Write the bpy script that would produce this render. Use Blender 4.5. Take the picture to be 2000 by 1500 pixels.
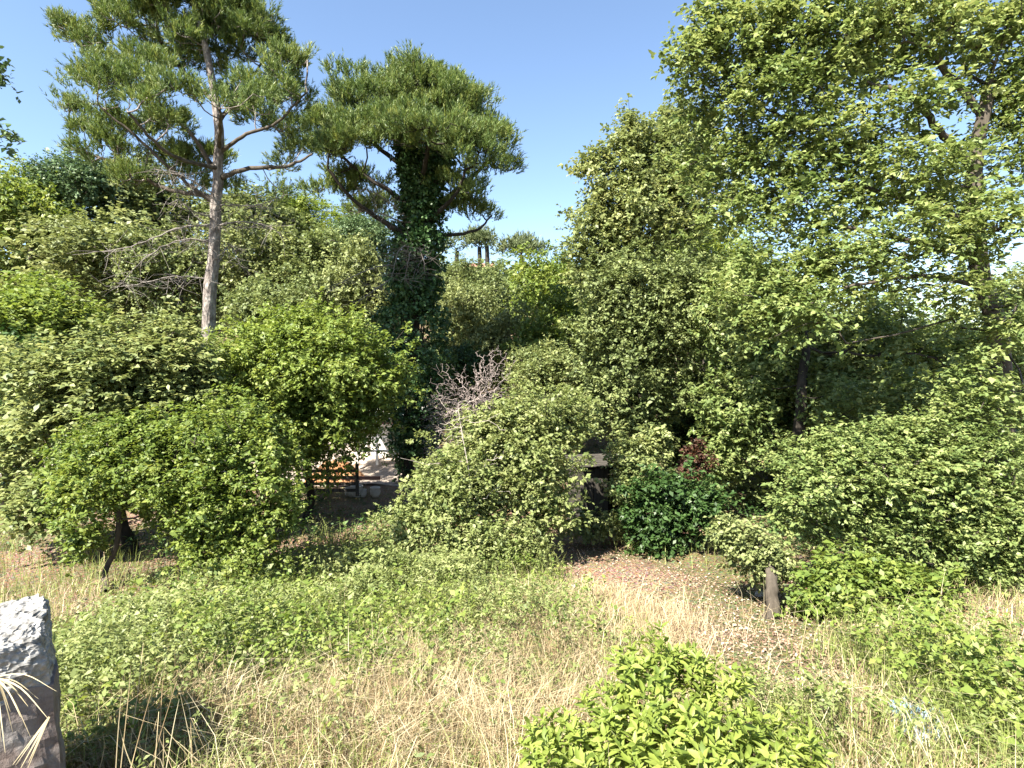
import bpy, math
import numpy as np
from mathutils import Vector, Matrix

for o in list(bpy.data.objects):
    bpy.data.objects.remove(o)
SC = bpy.context.scene
COL = SC.collection

# ------------------------------------------------------------------ camera
EYE = 4.6
FPX = 1111.0                      # focal length in pixels of the 2000 px wide picture
PITCH = math.radians(-2.58)
cam_d = bpy.data.cameras.new("camera")
cam_d.sensor_width = 36.0
cam_d.lens = 36.0 * FPX / 2000.0
cam_d.clip_start = 0.05
cam_d.clip_end = 2000
cam = bpy.data.objects.new("camera", cam_d)
COL.objects.link(cam)
cam.location = (0, 0, EYE)
cam.rotation_euler = (math.radians(90) + PITCH, 0, 0)
SC.camera = cam

# ------------------------------------------------------------------ light
SUN_DIR = Vector((-0.42, -0.50, 0.76)).normalized()      # towards the sun
world = bpy.data.worlds.new("World")
SC.world = world
world.use_nodes = True
nt = world.node_tree
nt.nodes.clear()
out = nt.nodes.new("ShaderNodeOutputWorld")
bg = nt.nodes.new("ShaderNodeBackground")
sky = nt.nodes.new("ShaderNodeTexSky")
sky.sky_type = 'NISHITA'
sky.sun_disc = False
sky.sun_elevation = math.asin(SUN_DIR.z)
sky.sun_rotation = math.atan2(SUN_DIR.x, SUN_DIR.y) % (2 * math.pi)
sky.altitude = 0
sky.air_density = 1.0
sky.dust_density = 0.35
sky.ozone_density = 1.6
bg.inputs['Strength'].default_value = 0.064
nt.links.new(sky.outputs[0], bg.inputs['Color'])
nt.links.new(bg.outputs[0], out.inputs['Surface'])
sd = bpy.data.lights.new("sun", 'SUN')
sd.energy = 5.0
sd.angle = math.radians(0.5)
sd.color = (1.0, 0.94, 0.82)
so = bpy.data.objects.new("sun", sd)
COL.objects.link(so)
so.rotation_euler = SUN_DIR.to_track_quat('Z', 'Y').to_euler()
so.location = (-20, -20, 40)
vs = SC.view_settings
vs.view_transform = 'Standard'
vs.look = 'None'
vs.exposure = 2.2
vs.gamma = 1.0
vs.use_curve_mapping = False
SC.cycles.max_bounces = 6
SC.cycles.diffuse_bounces = 3
SC.cycles.transmission_bounces = 3
SC.cycles.glossy_bounces = 2

# ------------------------------------------------------------------ helpers
R = np.random.default_rng
FW = np.array([0, math.cos(PITCH), math.sin(PITCH)])
UP = np.array([0, -math.sin(PITCH), math.cos(PITCH)])
CAMP = np.array([0, 0, EYE])

def smooth(a, b, x):
    t = np.clip((x - a) / (b - a), 0, 1)
    return t * t * (3 - 2 * t)

def gz(x, y):
    """height of the ground"""
    x = np.asarray(x, float); y = np.asarray(y, float)
    near = np.interp(y, [-4, 2, 3.5, 6, 9, 12, 15, 19], [1.9, 1.75, 1.55, 1.1, .6, .28, .1, 0])
    hill = np.interp(y, [22, 26, 40, 55, 70, 90, 140, 400], [0, .5, 4.4, 8.6, 12.4, 12.5, 8, 0])
    side = 1 + .18 * smooth(0, -30, x) - .62 * smooth(4, 26, x)
    b = .10 * np.sin(x * .9 + 1.3) * np.cos(y * .7) + .05 * np.sin(x * 2.3 + y * 1.9)
    return near + hill * side + b * smooth(2, 5, y)

def ray(px, py):
    return FW + (px - 1000) / FPX * np.array([1., 0, 0]) + (750 - py) / FPX * UP

def W(px, py, Y):
    d = ray(px, py)
    return CAMP + d * (Y / d[1])

def GH(px, py):
    d = ray(px, py)
    t = np.arange(1.5, 120, .03)
    P = CAMP + t[:, None] * d
    k = np.argmax(P[:, 2] < gz(P[:, 0], P[:, 1]))
    return P[k]

def unit(v):
    return v / np.maximum(np.linalg.norm(v, axis=-1, keepdims=True), 1e-9)

def rand_unit(rng, *shape):
    return unit(rng.normal(size=shape + (3,)))

def mesh_np(name, V, F, tint=None):
    """V (n,3), F (m,k) with k = 3 or 4"""
    me = bpy.data.meshes.new(name)
    V = np.ascontiguousarray(V, np.float32); F = np.ascontiguousarray(F, np.int32)
    m, k = F.shape
    me.vertices.add(len(V)); me.vertices.foreach_set("co", V.ravel())
    me.loops.add(m * k); me.loops.foreach_set("vertex_index", F.ravel())
    me.polygons.add(m)
    me.polygons.foreach_set("loop_start", np.arange(0, m * k, k, dtype=np.int32))
    if tint is not None:
        a = me.attributes.new("tint", 'FLOAT', 'FACE')
        a.data.foreach_set("value", np.ascontiguousarray(tint, np.float32))
    me.update(calc_edges=True)
    return me

def link(name, me, mat=None, parent=None, loc=None):
    o = bpy.data.objects.new(name, me)
    COL.objects.link(o)
    if mat is not None and me is not None and len(me.materials) == 0:
        me.materials.append(mat)
    if parent is not None:
        o.parent = parent
        if loc is None:
            o.matrix_parent_inverse = Matrix.Identity(4)
    if loc is not None:
        o.location = loc
    return o

def thing(name, label, cat, loc=(0, 0, 0), group=None, rz=0):
    o = bpy.data.objects.new(name, None)
    COL.objects.link(o)
    o.empty_display_size = .2
    o.location = loc
    o.rotation_euler = (0, 0, rz)
    o['label'] = label; o['category'] = cat
    if group: o['group'] = group
    return o

def tag(o, label, cat, group=None):
    o['label'] = label; o['category'] = cat
    if group: o['group'] = group
    return o

# ------------------------------------------------------------------ materials
def new_mat(name):
    m = bpy.data.materials.new(name); m.use_nodes = True
    n = m.node_tree.nodes; n.clear()
    o = n.new("ShaderNodeOutputMaterial")
    return m, n, m.node_tree.links, o

def ramp(n, cols, pos=None):
    r = n.new("ShaderNodeValToRGB")
    el = r.color_ramp.elements
    k = len(cols)
    pos = pos or [i / (k - 1) for i in range(k)]
    while len(el) < k: el.new(.5)
    for e, p, c in zip(el, pos, cols):
        e.position = p; e.color = (*c, 1)
    return r

def leaf_mat(name, c0, c1, c2, rough=.42, trans=.32, spec=.3, patch=1.0):
    m, n, l, o = new_mat(name)
    at = n.new("ShaderNodeAttribute"); at.attribute_name = "tint"
    tc = n.new("ShaderNodeTexCoord")
    nz = n.new("ShaderNodeTexNoise"); nz.inputs['Scale'].default_value = .55 * patch; nz.inputs['Detail'].default_value = 3
    l.new(tc.outputs['Object'], nz.inputs['Vector'])
    ma = n.new("ShaderNodeMath"); ma.operation = 'MULTIPLY_ADD'
    l.new(nz.outputs[0], ma.inputs[0]); ma.inputs[1].default_value = .9; ma.inputs[2].default_value = -.45
    ad = n.new("ShaderNodeMath"); ad.operation = 'ADD'; ad.use_clamp = True
    l.new(ma.outputs[0], ad.inputs[0]); l.new(at.outputs['Fac'], ad.inputs[1])
    r = ramp(n, [c0, c1, c2], [0, .5, 1])
    l.new(ad.outputs[0], r.inputs[0])
    p = n.new("ShaderNodeBsdfPrincipled")
    p.inputs['Roughness'].default_value = rough
    p.inputs['Specular IOR Level'].default_value = spec
    l.new(r.outputs[0], p.inputs['Base Color'])
    t = n.new("ShaderNodeBsdfTranslucent")
    hs = n.new("ShaderNodeHueSaturation"); hs.inputs['Value'].default_value = 1.35; hs.inputs['Saturation'].default_value = 1.1
    hs.inputs['Hue'].default_value = .49
    l.new(r.outputs[0], hs.inputs['Color']); l.new(hs.outputs[0], t.inputs['Color'])
    mx = n.new("ShaderNodeMixShader"); mx.inputs[0].default_value = trans
    l.new(p.outputs[0], mx.inputs[1]); l.new(t.outputs[0], mx.inputs[2])
    l.new(mx.outputs[0], o.inputs['Surface'])
    return m

def rough_mat(name, cols, scale=6, rough=.9, bump=.4, stretch=(1, 1, 1), kind='noise', bdist=.02, detail=8, pos=None):
    m, n, l, o = new_mat(name)
    tc = n.new("ShaderNodeTexCoord")
    mp = n.new("ShaderNodeMapping"); mp.inputs['Scale'].default_value = stretch
    l.new(tc.outputs['Object'], mp.inputs['Vector'])
    nz = n.new("ShaderNodeTexNoise"); nz.inputs['Scale'].default_value = scale; nz.inputs['Detail'].default_value = detail
    nz.inputs['Roughness'].default_value = .65
    l.new(mp.outputs[0], nz.inputs['Vector'])
    r = ramp(n, cols, pos or [.3 + .4 * i / (len(cols) - 1) for i in range(len(cols))])
    l.new(nz.outputs[0], r.inputs[0])
    p = n.new("ShaderNodeBsdfPrincipled"); p.inputs['Roughness'].default_value = rough
    p.inputs['Specular IOR Level'].default_value = .25
    l.new(r.outputs[0], p.inputs['Base Color'])
    b = n.new("ShaderNodeBump"); b.inputs['Strength'].default_value = bump; b.inputs['Distance'].default_value = bdist
    if kind == 'vor':
        v = n.new("ShaderNodeTexVoronoi"); v.inputs['Scale'].default_value = scale * 1.5
        l.new(mp.outputs[0], v.inputs['Vector']); l.new(v.outputs['Distance'], b.inputs['Height'])
    else:
        l.new(nz.outputs[0], b.inputs['Height'])
    l.new(b.outputs[0], p.inputs['Normal'])
    l.new(p.outputs[0], o.inputs['Surface'])
    return m

LIME = leaf_mat('leaf_lime', (0.085, 0.13, 0.025), (0.155, 0.21, 0.045), (0.26, 0.305, 0.085), rough=.5, trans=.34)
GREEN = leaf_mat('leaf_green', (0.07, 0.115, 0.0234), (0.14, 0.19, 0.039), (0.24, 0.275, 0.0702), rough=.5, trans=.34)
PALE = leaf_mat('leaf_pale', (0.09, 0.125, 0.0429), (0.18, 0.215, 0.078), (0.32, 0.34, 0.14), rough=.5, trans=.32)
OLIVE = leaf_mat('leaf_olive', (0.0675, 0.095, 0.0312), (0.14, 0.175, 0.0624), (0.252, 0.285, 0.113), rough=.55, trans=.26)
STRAWOAK = leaf_mat('leaf_tan_oak', (0.09, 0.115, 0.039), (0.18, 0.21, 0.078), (0.306, 0.33, 0.14), rough=.55, trans=.26)
BLUE = leaf_mat('leaf_bluegreen', (0.045, 0.08, 0.0351), (0.08, 0.13, 0.0546), (0.16, 0.21, 0.0936), rough=.5, trans=.2)
IVY = leaf_mat('leaf_ivy', (0.018, 0.045, 0.014), (0.036, 0.08, 0.025), (0.09, 0.15, 0.05), rough=.42, trans=.1)
DARK = leaf_mat('leaf_dark', (0.02, 0.045, 0.0117), (0.04, 0.08, 0.0218), (0.085, 0.14, 0.039), rough=.45, trans=.2)
OAK = leaf_mat('leaf_oak', (0.085, 0.13, 0.039), (0.165, 0.215, 0.0702), (0.31, 0.345, 0.133), rough=.48, trans=.34)
PINE = leaf_mat('needles', (0.05, 0.09, 0.0273), (0.11, 0.16, 0.0429), (0.24, 0.27, 0.078), rough=.5, trans=.26, patch=2)
FARPINE = leaf_mat('far_needles', (0.06, 0.085, 0.0351), (0.11, 0.14, 0.0585), (0.19, 0.21, 0.0936), rough=.6, trans=.1)
BRIGHT = leaf_mat('leaf_foreground', (0.09, 0.135, 0.025), (0.20, 0.255, 0.05), (0.32, 0.36, 0.10), rough=.5, trans=.4, patch=5)
WEED = leaf_mat('leaf_weed', (0.09, 0.125, 0.035), (0.185, 0.22, 0.075), (0.30, 0.32, 0.14), rough=.5, trans=.34, patch=2)
GRASS = leaf_mat('grass_green', (0.12, 0.16, 0.039), (0.21, 0.25, 0.0702), (0.33, 0.35, 0.133), rough=.55, trans=.3, patch=2)
STRAW = leaf_mat('grass_dry', (.20, .12, .07), (.36, .285, .165), (.52, .46, .31), rough=.6, trans=.2, patch=4)
RUSTY = leaf_mat('leaf_rust', (.035, .016, .010), (.06, .028, .016), (.10, .05, .028), rough=.6, trans=.2)
LITTER = leaf_mat('leaf_litter', (.10, .055, .035), (.26, .175, .12), (.50, .40, .31), rough=.7, trans=.1, patch=3)
BARK = rough_mat('bark', [(.025, .02, .015), (.065, .054, .042), (.12, .102, .082)], 5, .9, .8, (1, 1, .25))
PBARK = rough_mat('pine_bark', [(.05, .04, .038), (.17, .145, .13), (.36, .33, .30)], 9, .9, 1.0, (1, 1, .45), 'vor', .03)
DBARK = rough_mat('dark_bark', [(.012, .010, .008), (.028, .023, .018), (.055, .046, .038)], 6, .9, .7, (1, 1, .3))  # darkened so the forked oak's trunk carries its shade in the colour
DEAD = rough_mat('dead_wood', [(.22, .18, .15), (.36, .31, .27), (.50, .45, .40)], 14, .85, .4, (1, 1, .3))
PDEAD = rough_mat('grey_dead_wood', [(.10, .085, .075), (.17, .15, .135), (.26, .235, .215)], 14, .85, .4, (1, 1, .3))
TWIG = rough_mat('twig', [(.05, .04, .03), (.11, .09, .07)], 9, .9, .3)
STEM = rough_mat('green_stem', [(.07, .09, .03), (.14, .15, .06)], 9, .7, .2)

# ------------------------------------------------------------------ geometry generators
def tubes(A, B, ra, rb, k=5):
    """frustums for edges A->B"""
    A = np.asarray(A, float); B = np.asarray(B, float)
    n = len(A)
    d = unit(B - A)
    ref = np.where(np.abs(d[:, 2:3]) > .9, np.array([[1., 0, 0]]), np.array([[0, 0, 1.]]))
    u = unit(np.cross(ref, d)); v = np.cross(d, u)
    an = np.arange(k) * 2 * np.pi / k
    ring = u[:, None] * np.cos(an)[None, :, None] + v[:, None] * np.sin(an)[None, :, None]
    Va = A[:, None] + ring * np.asarray(ra)[:, None, None]
    Vb = B[:, None] + ring * np.asarray(rb)[:, None, None]
    V = np.concatenate([Va, Vb], 1).reshape(-1, 3)
    i = np.arange(k); j = (i + 1) % k
    f = np.stack([i, j, j + k, i + k], 1)
    F = (f[None] + (np.arange(n) * 2 * k)[:, None, None]).reshape(-1, 4)
    return V, F

def polytube(P, rad, k=10, rng=None, wob=0.0):
    """one continuous tube along points"""
    P = np.asarray(P, float); n = len(P)
    rad = np.asarray(rad, float)
    d = unit(np.gradient(P, axis=0))
    u = np.cross(np.array([[0.13, 1., 0.07]]), d); u = unit(u); v = np.cross(d, u)
    an = np.arange(k) * 2 * np.pi / k
    rr = rad[:, None] * np.ones(k)[None]
    if rng is not None and wob > 0:
        rr = rr * (1 + wob * (rng.random((n, k)) - .5) + wob * .8 * np.sin(an * 3 + rng.random() * 6)[None])
    V = P[:, None] + u[:, None] * (np.cos(an)[None, :] * rr)[..., None] + v[:, None] * (np.sin(an)[None, :] * rr)[..., None]
    V = V.reshape(-1, 3)
    F = []
    for a in range(n - 1):
        for i in range(k):
            j = (i + 1) % k
            F.append((a * k + i, a * k + j, (a + 1) * k + j, (a + 1) * k + i))
    V = np.concatenate([V, P[-1:] + d[-1:] * rad[-1]])
    tip = len(V) - 1
    for i in range(k):
        F.append(((n - 1) * k + i, (n - 1) * k + (i + 1) % k, tip, tip))
    # degenerate quads at the tip are turned to a tiny quad fan
    F = np.array(F)
    F = F[:-k]
    return V, F

def curve_pts(ctrl, n):
    """smooth polyline through control points (Catmull-Rom)"""
    c = np.asarray(ctrl, float)
    c = np.vstack([2 * c[0] - c[1], c, 2 * c[-1] - c[-2]])
    m = len(c) - 3
    t = np.linspace(0, m - 1e-6, n)
    k = t.astype(int); f = (t - k)[:, None]
    p0, p1, p2, p3 = c[k], c[k + 1], c[k + 2], c[k + 3]
    return .5 * (2 * p1 + (p2 - p0) * f + (2 * p0 - 5 * p1 + 4 * p2 - p3) * f ** 2 + (3 * p1 - p0 - 3 * p2 + p3) * f ** 3)

def skeleton(root, rrad, att, rng, tip=.008, lift=.12, path=.35, seg=3, jit=.06, maxr=None):
    """grow branches from root nodes to all attractors; returns edges and radii"""
    pos = [p for p in root]; par = [-1] * len(root)
    plen = [0.0] * len(root)
    P = np.empty((len(root) + len(att) * seg, 3)); P[:len(root)] = root
    L = np.zeros(len(P))
    n = len(root)
    d0 = np.min(np.linalg.norm(att[:, None] - root[None], axis=2), axis=1)
    parent = -np.ones(len(P), int)
    hz = root[0][2]
    for i in np.argsort(d0):
        a = att[i]
        df = a - P[:n]
        dist = np.sqrt((df ** 2).sum(1))
        pen = np.maximum(0, -df[:, 2] * .8 - dist * .2)       # dislike growing downwards
        c = dist + path * L[:n] + pen
        j = int(np.argmin(c))
        D = dist[j]
        prev = j
        for s in range(1, seg + 1):
            f = s / seg
            q = P[j] + (a - P[j]) * f
            if s < seg:
                q = q + rng.normal(size=3) * jit * D
                q[2] += -lift * D * 4 * f * (1 - f) * .5
            P[n] = q; parent[n] = prev; L[n] = L[j] + D * f
            prev = n; n += 1
    P = P[:n]; parent = parent[:n]
    nr = len(root)
    E = 2.3
    acc = np.zeros(n)
    haschild = np.zeros(n, bool); haschild[parent[nr:]] = True
    rad = np.zeros(n)
    for i in range(n - 1, nr - 1, -1):
        rad[i] = max(acc[i], tip ** E) ** (1 / E)
        acc[parent[i]] += rad[i] ** E
    if maxr is not None:
        rad = np.minimum(rad, maxr)
    idx = np.arange(nr, n)
    pr = parent[idx]
    ra = np.where(pr >= nr, rad[pr], np.minimum(rad[idx] * 1.15, rrad[np.clip(pr, 0, nr - 1)] * .9))
    return P[pr], P[idx], ra, rad[idx], L[idx]

def leaves(att, out, rng, ns=5, nl=7, sl=.22, L=.07, wr=.5, up=.35, flat=.6, spread=.12, fold=.15):
    """sprigs of diamond leaves round every attractor"""
    n = len(att)
    s = unit(out[:, None] * .7 + rand_unit(rng, n, ns) * 1.0 + np.array([0, 0, up]))
    base = att[:, None] + rng.normal(size=(n, ns, 3)) * spread
    slen = sl * (.6 + .8 * rng.random((n, ns, 1)))
    t = (np.arange(nl) + .5) / nl
    t = t[None, None, :] + rng.normal(size=(n, ns, nl)) * .05
    p = base[:, :, None] + s[:, :, None] * (t[..., None] * slen[:, :, None])
    rd = rand_unit(rng, n, ns, nl)
    rd = rd - (rd * s[:, :, None]).sum(-1, keepdims=True) * s[:, :, None]
    rd = unit(rd)
    d = unit(s[:, :, None] * (.25 + .6 * t[..., None]) + rd * .8)
    nrm = unit(np.array([0, 0, 1.]) * flat + s[:, :, None] * .35 + rand_unit(rng, n, ns, nl) * .55)
    d = unit(d - (d * nrm).sum(-1, keepdims=True) * nrm)
    w = np.cross(nrm, d)
    size = L * (.65 + .6 * rng.random((n, ns, nl, 1))) * np.exp(rng.normal(size=(n, ns, 1, 1)) * .2)
    p = p.reshape(-1, 3); d = d.reshape(-1, 3); w = w.reshape(-1, 3); nrm = nrm.reshape(-1, 3); size = size.reshape(-1, 1)
    tint = np.clip(.5 + rng.normal(size=(n, 1, 1)) * .10 + rng.normal(size=(n, ns, 1)) * .10 + rng.normal(size=(n, ns, nl)) * .16, 0, 1).reshape(-1)
    return leafquads(p, d, w, nrm, size, wr, fold) + (tint,)

def leafquads(p, d, w, nrm, size, wr, fold):
    k = len(p)
    hw = size * wr * .5
    V = np.stack([p, p + d * size * .48 + w * hw + nrm * size * fold, p + d * size, p + d * size * .48 - w * hw + nrm * size * fold], 1)
    F = np.arange(k * 4).reshape(k, 4)
    return V.reshape(-1, 3), F

def needles(att, out, rng, ns=7, nn=18, sl=.28, L=.13, wid=.012, up=.9, spread=.16):
    n = len(att)
    s = unit(out[:, None] * .7 + rand_unit(rng, n, ns) * .55 + np.array([0, 0, up]))
    base = att[:, None] + rng.normal(size=(n, ns, 3)) * spread
    slen = sl * (.6 + .8 * rng.random((n, ns, 1, 1)))
    t = rng.random((n, ns, nn, 1)) ** .7
    p = base[:, :, None] + s[:, :, None] * t * slen
    rd = rand_unit(rng, n, ns, nn)
    rd = unit(rd - (rd * s[:, :, None]).sum(-1, keepdims=True) * s[:, :, None])
    d = unit(s[:, :, None] * 1.0 + rd * .62)
    w = unit(np.cross(d, rand_unit(rng, n, ns, nn)))
    size = L * (.7 + .5 * rng.random((n, ns, nn, 1)))
    V = np.stack([p - w * wid * .5, p + w * wid * .5, p + d * size], 3).reshape(-1, 3)
    k = n * ns * nn
    F = np.arange(k * 3).reshape(k, 3)
    tint = np.clip(.5 + rng.normal(size=(n, ns, 1)) * .16 + rng.normal(size=(n, ns, nn)) * .1, 0, 1).reshape(-1)
    return V, F, tint

def blob_points(blobs, dens, rng, shell=.55, under=.45, back=.5, lump=.32, lobes=5, jitter=.10):
    """attractors in ellipsoids: blobs = list of (centre, radii)"""
    PA = []; OU = []
    for c, r in blobs:
        c = np.asarray(c, float); r = np.asarray(r, float)
        area = 4 * np.pi * ((r[0] * r[1]) ** 1.6 / 3 + (r[0] * r[2]) ** 1.6 / 3 + (r[1] * r[2]) ** 1.6 / 3) ** (1 / 1.6)
        n = max(4, int(area * dens))
        u = rand_unit(rng, n)
        ph = rng.random(6) * 6
        lm = 1 + lump * (np.sin(u[:, 0] * 5 + ph[0]) * np.sin(u[:, 1] * 4 + ph[1]) + .6 * np.sin(u[:, 2] * 7 + u[:, 0] * 6 + ph[2]))
        for q in range(lobes):
            dd = rand_unit(rng, 1)[0]
            lm = lm + rng.uniform(.15, .42) * np.exp(-(1 - u @ dd) / .045)
        rr = (1 - shell * rng.random(n) ** 1.4) * lm
        rr = rr * (1 + jitter * rng.normal(size=n))
        p = c + u * r * rr[:, None]
        keep = np.ones(n, bool)
        keep &= ~((u[:, 2] < -.3) & (rng.random(n) > under))
        keep &= ~((u[:, 1] > .25) & (rng.random(n) > back))
        PA.append(p[keep]); OU.append(unit(u / r * r.mean())[keep])
    return np.concatenate(PA), np.concatenate(OU)

def local(V, base):
    return V - np.asarray(base)[None]

def pb(Y, *bl):
    """blobs from the picture: (px, py, rx, ry, dY=0, depth=None) at distance Y"""
    res = []
    for b in bl:
        px, py, rx, ry = b[:4]
        dY = b[4] if len(b) > 4 else 0
        y = Y + dY
        s = y / FPX
        dep = b[5] if len(b) > 5 else .5 * (rx + ry) * s * .8
        res.append((W(px, py, y), (rx * s, dep, ry * s)))
    return res

TRIS = [0]
KD = 2.4
KL = 1.29
def tree(name, label, cat, base, trunk, rad, blobs, leafm, barkm, seed, dens=6, group=None, cut_ground=True,
         tipr=.007, crown_name='crown', fol=None, seg=3, path=.35, sprigs=False, bk=5, **lf):
    """trunk: control points (world); rad: radius bottom/top"""
    rng = R(seed)
    base = np.asarray(base, float)
    root_o = thing(name, label, cat, base, group)
    tp = curve_pts(trunk, 14)
    tp[1:-1] += rng.normal(size=(12, 3)) * rad[0] * .07
    tr = np.linspace(rad[0], rad[1], 14)
    tr[0] *= 1.35; tr[1] *= 1.12
    V, F = polytube(local(tp, base), tr, 10, rng, .16)
    link('trunk', mesh_np('trunk', V, F), barkm, root_o)
    dens *= KD
    lf['L'] = lf.get('L', .07) * KL; lf['wr'] = max(.58, lf.get('wr', .5))
    att, ou = blob_points(blobs, dens, rng, **{k: lf.pop(k) for k in ('shell', 'under', 'back', 'lump') if k in lf})
    if cut_ground:
        k = att[:, 2] > gz(att[:, 0], att[:, 1]) + .08
        att, ou = att[k], ou[k]
    A, B, ra, rb, Lp = skeleton(tp[3:], tr[3:], att[::4], rng, tip=tipr, seg=2, path=path, maxr=rad[0] * .5)
    V, F = tubes(A, B, ra, rb, 3)
    link('branches', mesh_np('branches', local(V, base), F), barkm, root_o)['kind'] = 'stuff'
    if fol is None:
        V, F, t = leaves(att, ou, rng, **lf)
    else:
        V, F, t = fol(att, ou, rng, **lf)
    if cut_ground:
        nv = F.shape[1]
        vz = V.reshape(-1, nv, 3)
        k = vz[:, 0, 2] > gz(vz[:, 0, 0], vz[:, 0, 1]) + .02
        V = vz[k].reshape(-1, 3); F = np.arange(len(V)).reshape(-1, nv); t = t[k]
    o = link(crown_name, mesh_np(crown_name, local(V, base), F, t), leafm, root_o)
    TRIS[0] += len(F) * (F.shape[1] - 2)
    print(name, label[:40], len(att), 'tris', len(F) * (F.shape[1] - 2))
    return root_o, att, ou, tp, tr

def gpt(x, y):
    return np.array([x, y, float(gz(x, y))])

def autobase(blobs, dx=0, dy=0):
    c = np.mean([b[0] for b in blobs], axis=0)
    return gpt(c[0] + dx, c[1] + dy), c

# ------------------------------------------------------------------ ground
xs = np.concatenate([np.linspace(-300, -40, 14)[:-1], np.linspace(-40, -14, 27)[:-1], np.linspace(-14, 14, 121), np.linspace(14, 40, 27)[1:], np.linspace(40, 300, 14)[1:]])
ys = np.concatenate([np.linspace(-200, -6, 10)[:-1], np.linspace(-6, 16, 95), np.linspace(16, 100, 85)[1:], np.linspace(100, 600, 26)[1:]])
X, Yg = np.meshgrid(xs, ys)
rg = R(5)
Z = gz(X, Yg) + rg.normal(size=X.shape) * .012 * (np.abs(X) < 14)
V = np.stack([X, Yg, Z], -1).reshape(-1, 3)
nx, ny = len(xs), len(ys)
i = (np.arange(ny - 1)[:, None] * nx + np.arange(nx - 1)[None]).ravel()
F = np.stack([i, i + 1, i + nx + 1, i + nx], 1)

gm, n, l, o = new_mat('soil_and_litter')
tc = n.new("ShaderNodeTexCoord")
n1 = n.new("ShaderNodeTexNoise"); n1.inputs['Scale'].default_value = .35; n1.inputs['Detail'].default_value = 4
n2 = n.new("ShaderNodeTexNoise"); n2.inputs['Scale'].default_value = 22; n2.inputs['Detail'].default_value = 6
vo = n.new("ShaderNodeTexVoronoi"); vo.inputs['Scale'].default_value = 26
for q in (n1, n2, vo): l.new(tc.outputs['Object'], q.inputs['Vector'])
rA = ramp(n, [(.10, .065, .04), (.22, .15, .10), (.38, .29, .20)], [.3, .5, .7])
l.new(n2.outputs[0], rA.inputs[0])
rB = ramp(n, [(.07, .06, .03), (.12, .115, .05), (.17, .15, .08)], [.3, .5, .7])
l.new(n2.outputs[0], rB.inputs[0])
rm = ramp(n, [(0, 0, 0), (1, 1, 1)], [.42, .6])
l.new(n1.outputs[0], rm.inputs[0])
mc = n.new("ShaderNodeMixRGB"); l.new(rm.outputs[0], mc.inputs[0]); l.new(rA.outputs[0], mc.inputs[1]); l.new(rB.outputs[0], mc.inputs[2])
hv = n.new("ShaderNodeMixRGB"); hv.blend_type = 'MULTIPLY'; hv.inputs[0].default_value = .5
l.new(mc.outputs[0], hv.inputs[1]); l.new(vo.outputs['Color'], hv.inputs[2])
p = n.new("ShaderNodeBsdfPrincipled"); p.inputs['Roughness'].default_value = .95; p.inputs['Specular IOR Level'].default_value = .15
l.new(hv.outputs[0], p.inputs['Base Color'])
b = n.new("ShaderNodeBump"); b.inputs['Strength'].default_value = .8; b.inputs['Distance'].default_value = .03
l.new(vo.outputs['Distance'], b.inputs['Height']); l.new(b.outputs[0], p.inputs['Normal'])
l.new(p.outputs[0], o.inputs['Surface'])
g = link('ground', mesh_np('ground', V, F), gm)
g['kind'] = 'structure'

# pale gravel yard behind the garden, a sheet draped on the ground
def sheet(name, x0, x1, y0, y1, n_, mat, h=.03, seed=1):
    rng = R(seed)
    a = np.linspace(x0, x1, n_); b_ = np.linspace(y0, y1, n_)
    XX, YY = np.meshgrid(a, b_)
    wob = np.sin(YY * 1.3) * .3
    V = np.stack([XX + wob * (np.abs(XX - x0) < 1e-6), YY, gz(XX, YY) + h + rng.normal(size=XX.shape) * .008], -1).reshape(-1, 3)
    i = (np.arange(n_ - 1)[:, None] * n_ + np.arange(n_ - 1)[None]).ravel()
    o = link(name, mesh_np(name, V, np.stack([i, i + 1, i + n_ + 1, i + n_], 1)), mat)
    o['kind'] = 'structure'
    return o
GRAV = rough_mat('pale_gravel', [(.20, .15, .12), (.30, .25, .21), (.40, .35, .30)], 9, .95, .5)
sheet('gravel_yard', -24, -1.0, 20.3, 25.5, 60, GRAV, .035)

# ------------------------------------------------------------------ PINES
def limbs(root_o, base, specs, mat, name='limb', k=7, seed=0):
    """specs: list of (ctrl pts, r0, r1)"""
    rng = R(seed); PP = []; RR = []
    for ctrl, r0, r1 in specs:
        n_ = 4 + 4 * len(ctrl)
        pts = curve_pts(ctrl, n_)
        pts[1:] += rng.normal(size=(n_ - 1, 3)) * .012
        rr = np.linspace(r0, r1, n_)
        V, F = polytube(local(pts, base), rr, k, rng, .12)
        link(name, mesh_np(name, V, F), mat, root_o)
        PP.append(pts); RR.append(rr)
    return np.concatenate(PP), np.concatenate(RR)

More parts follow.
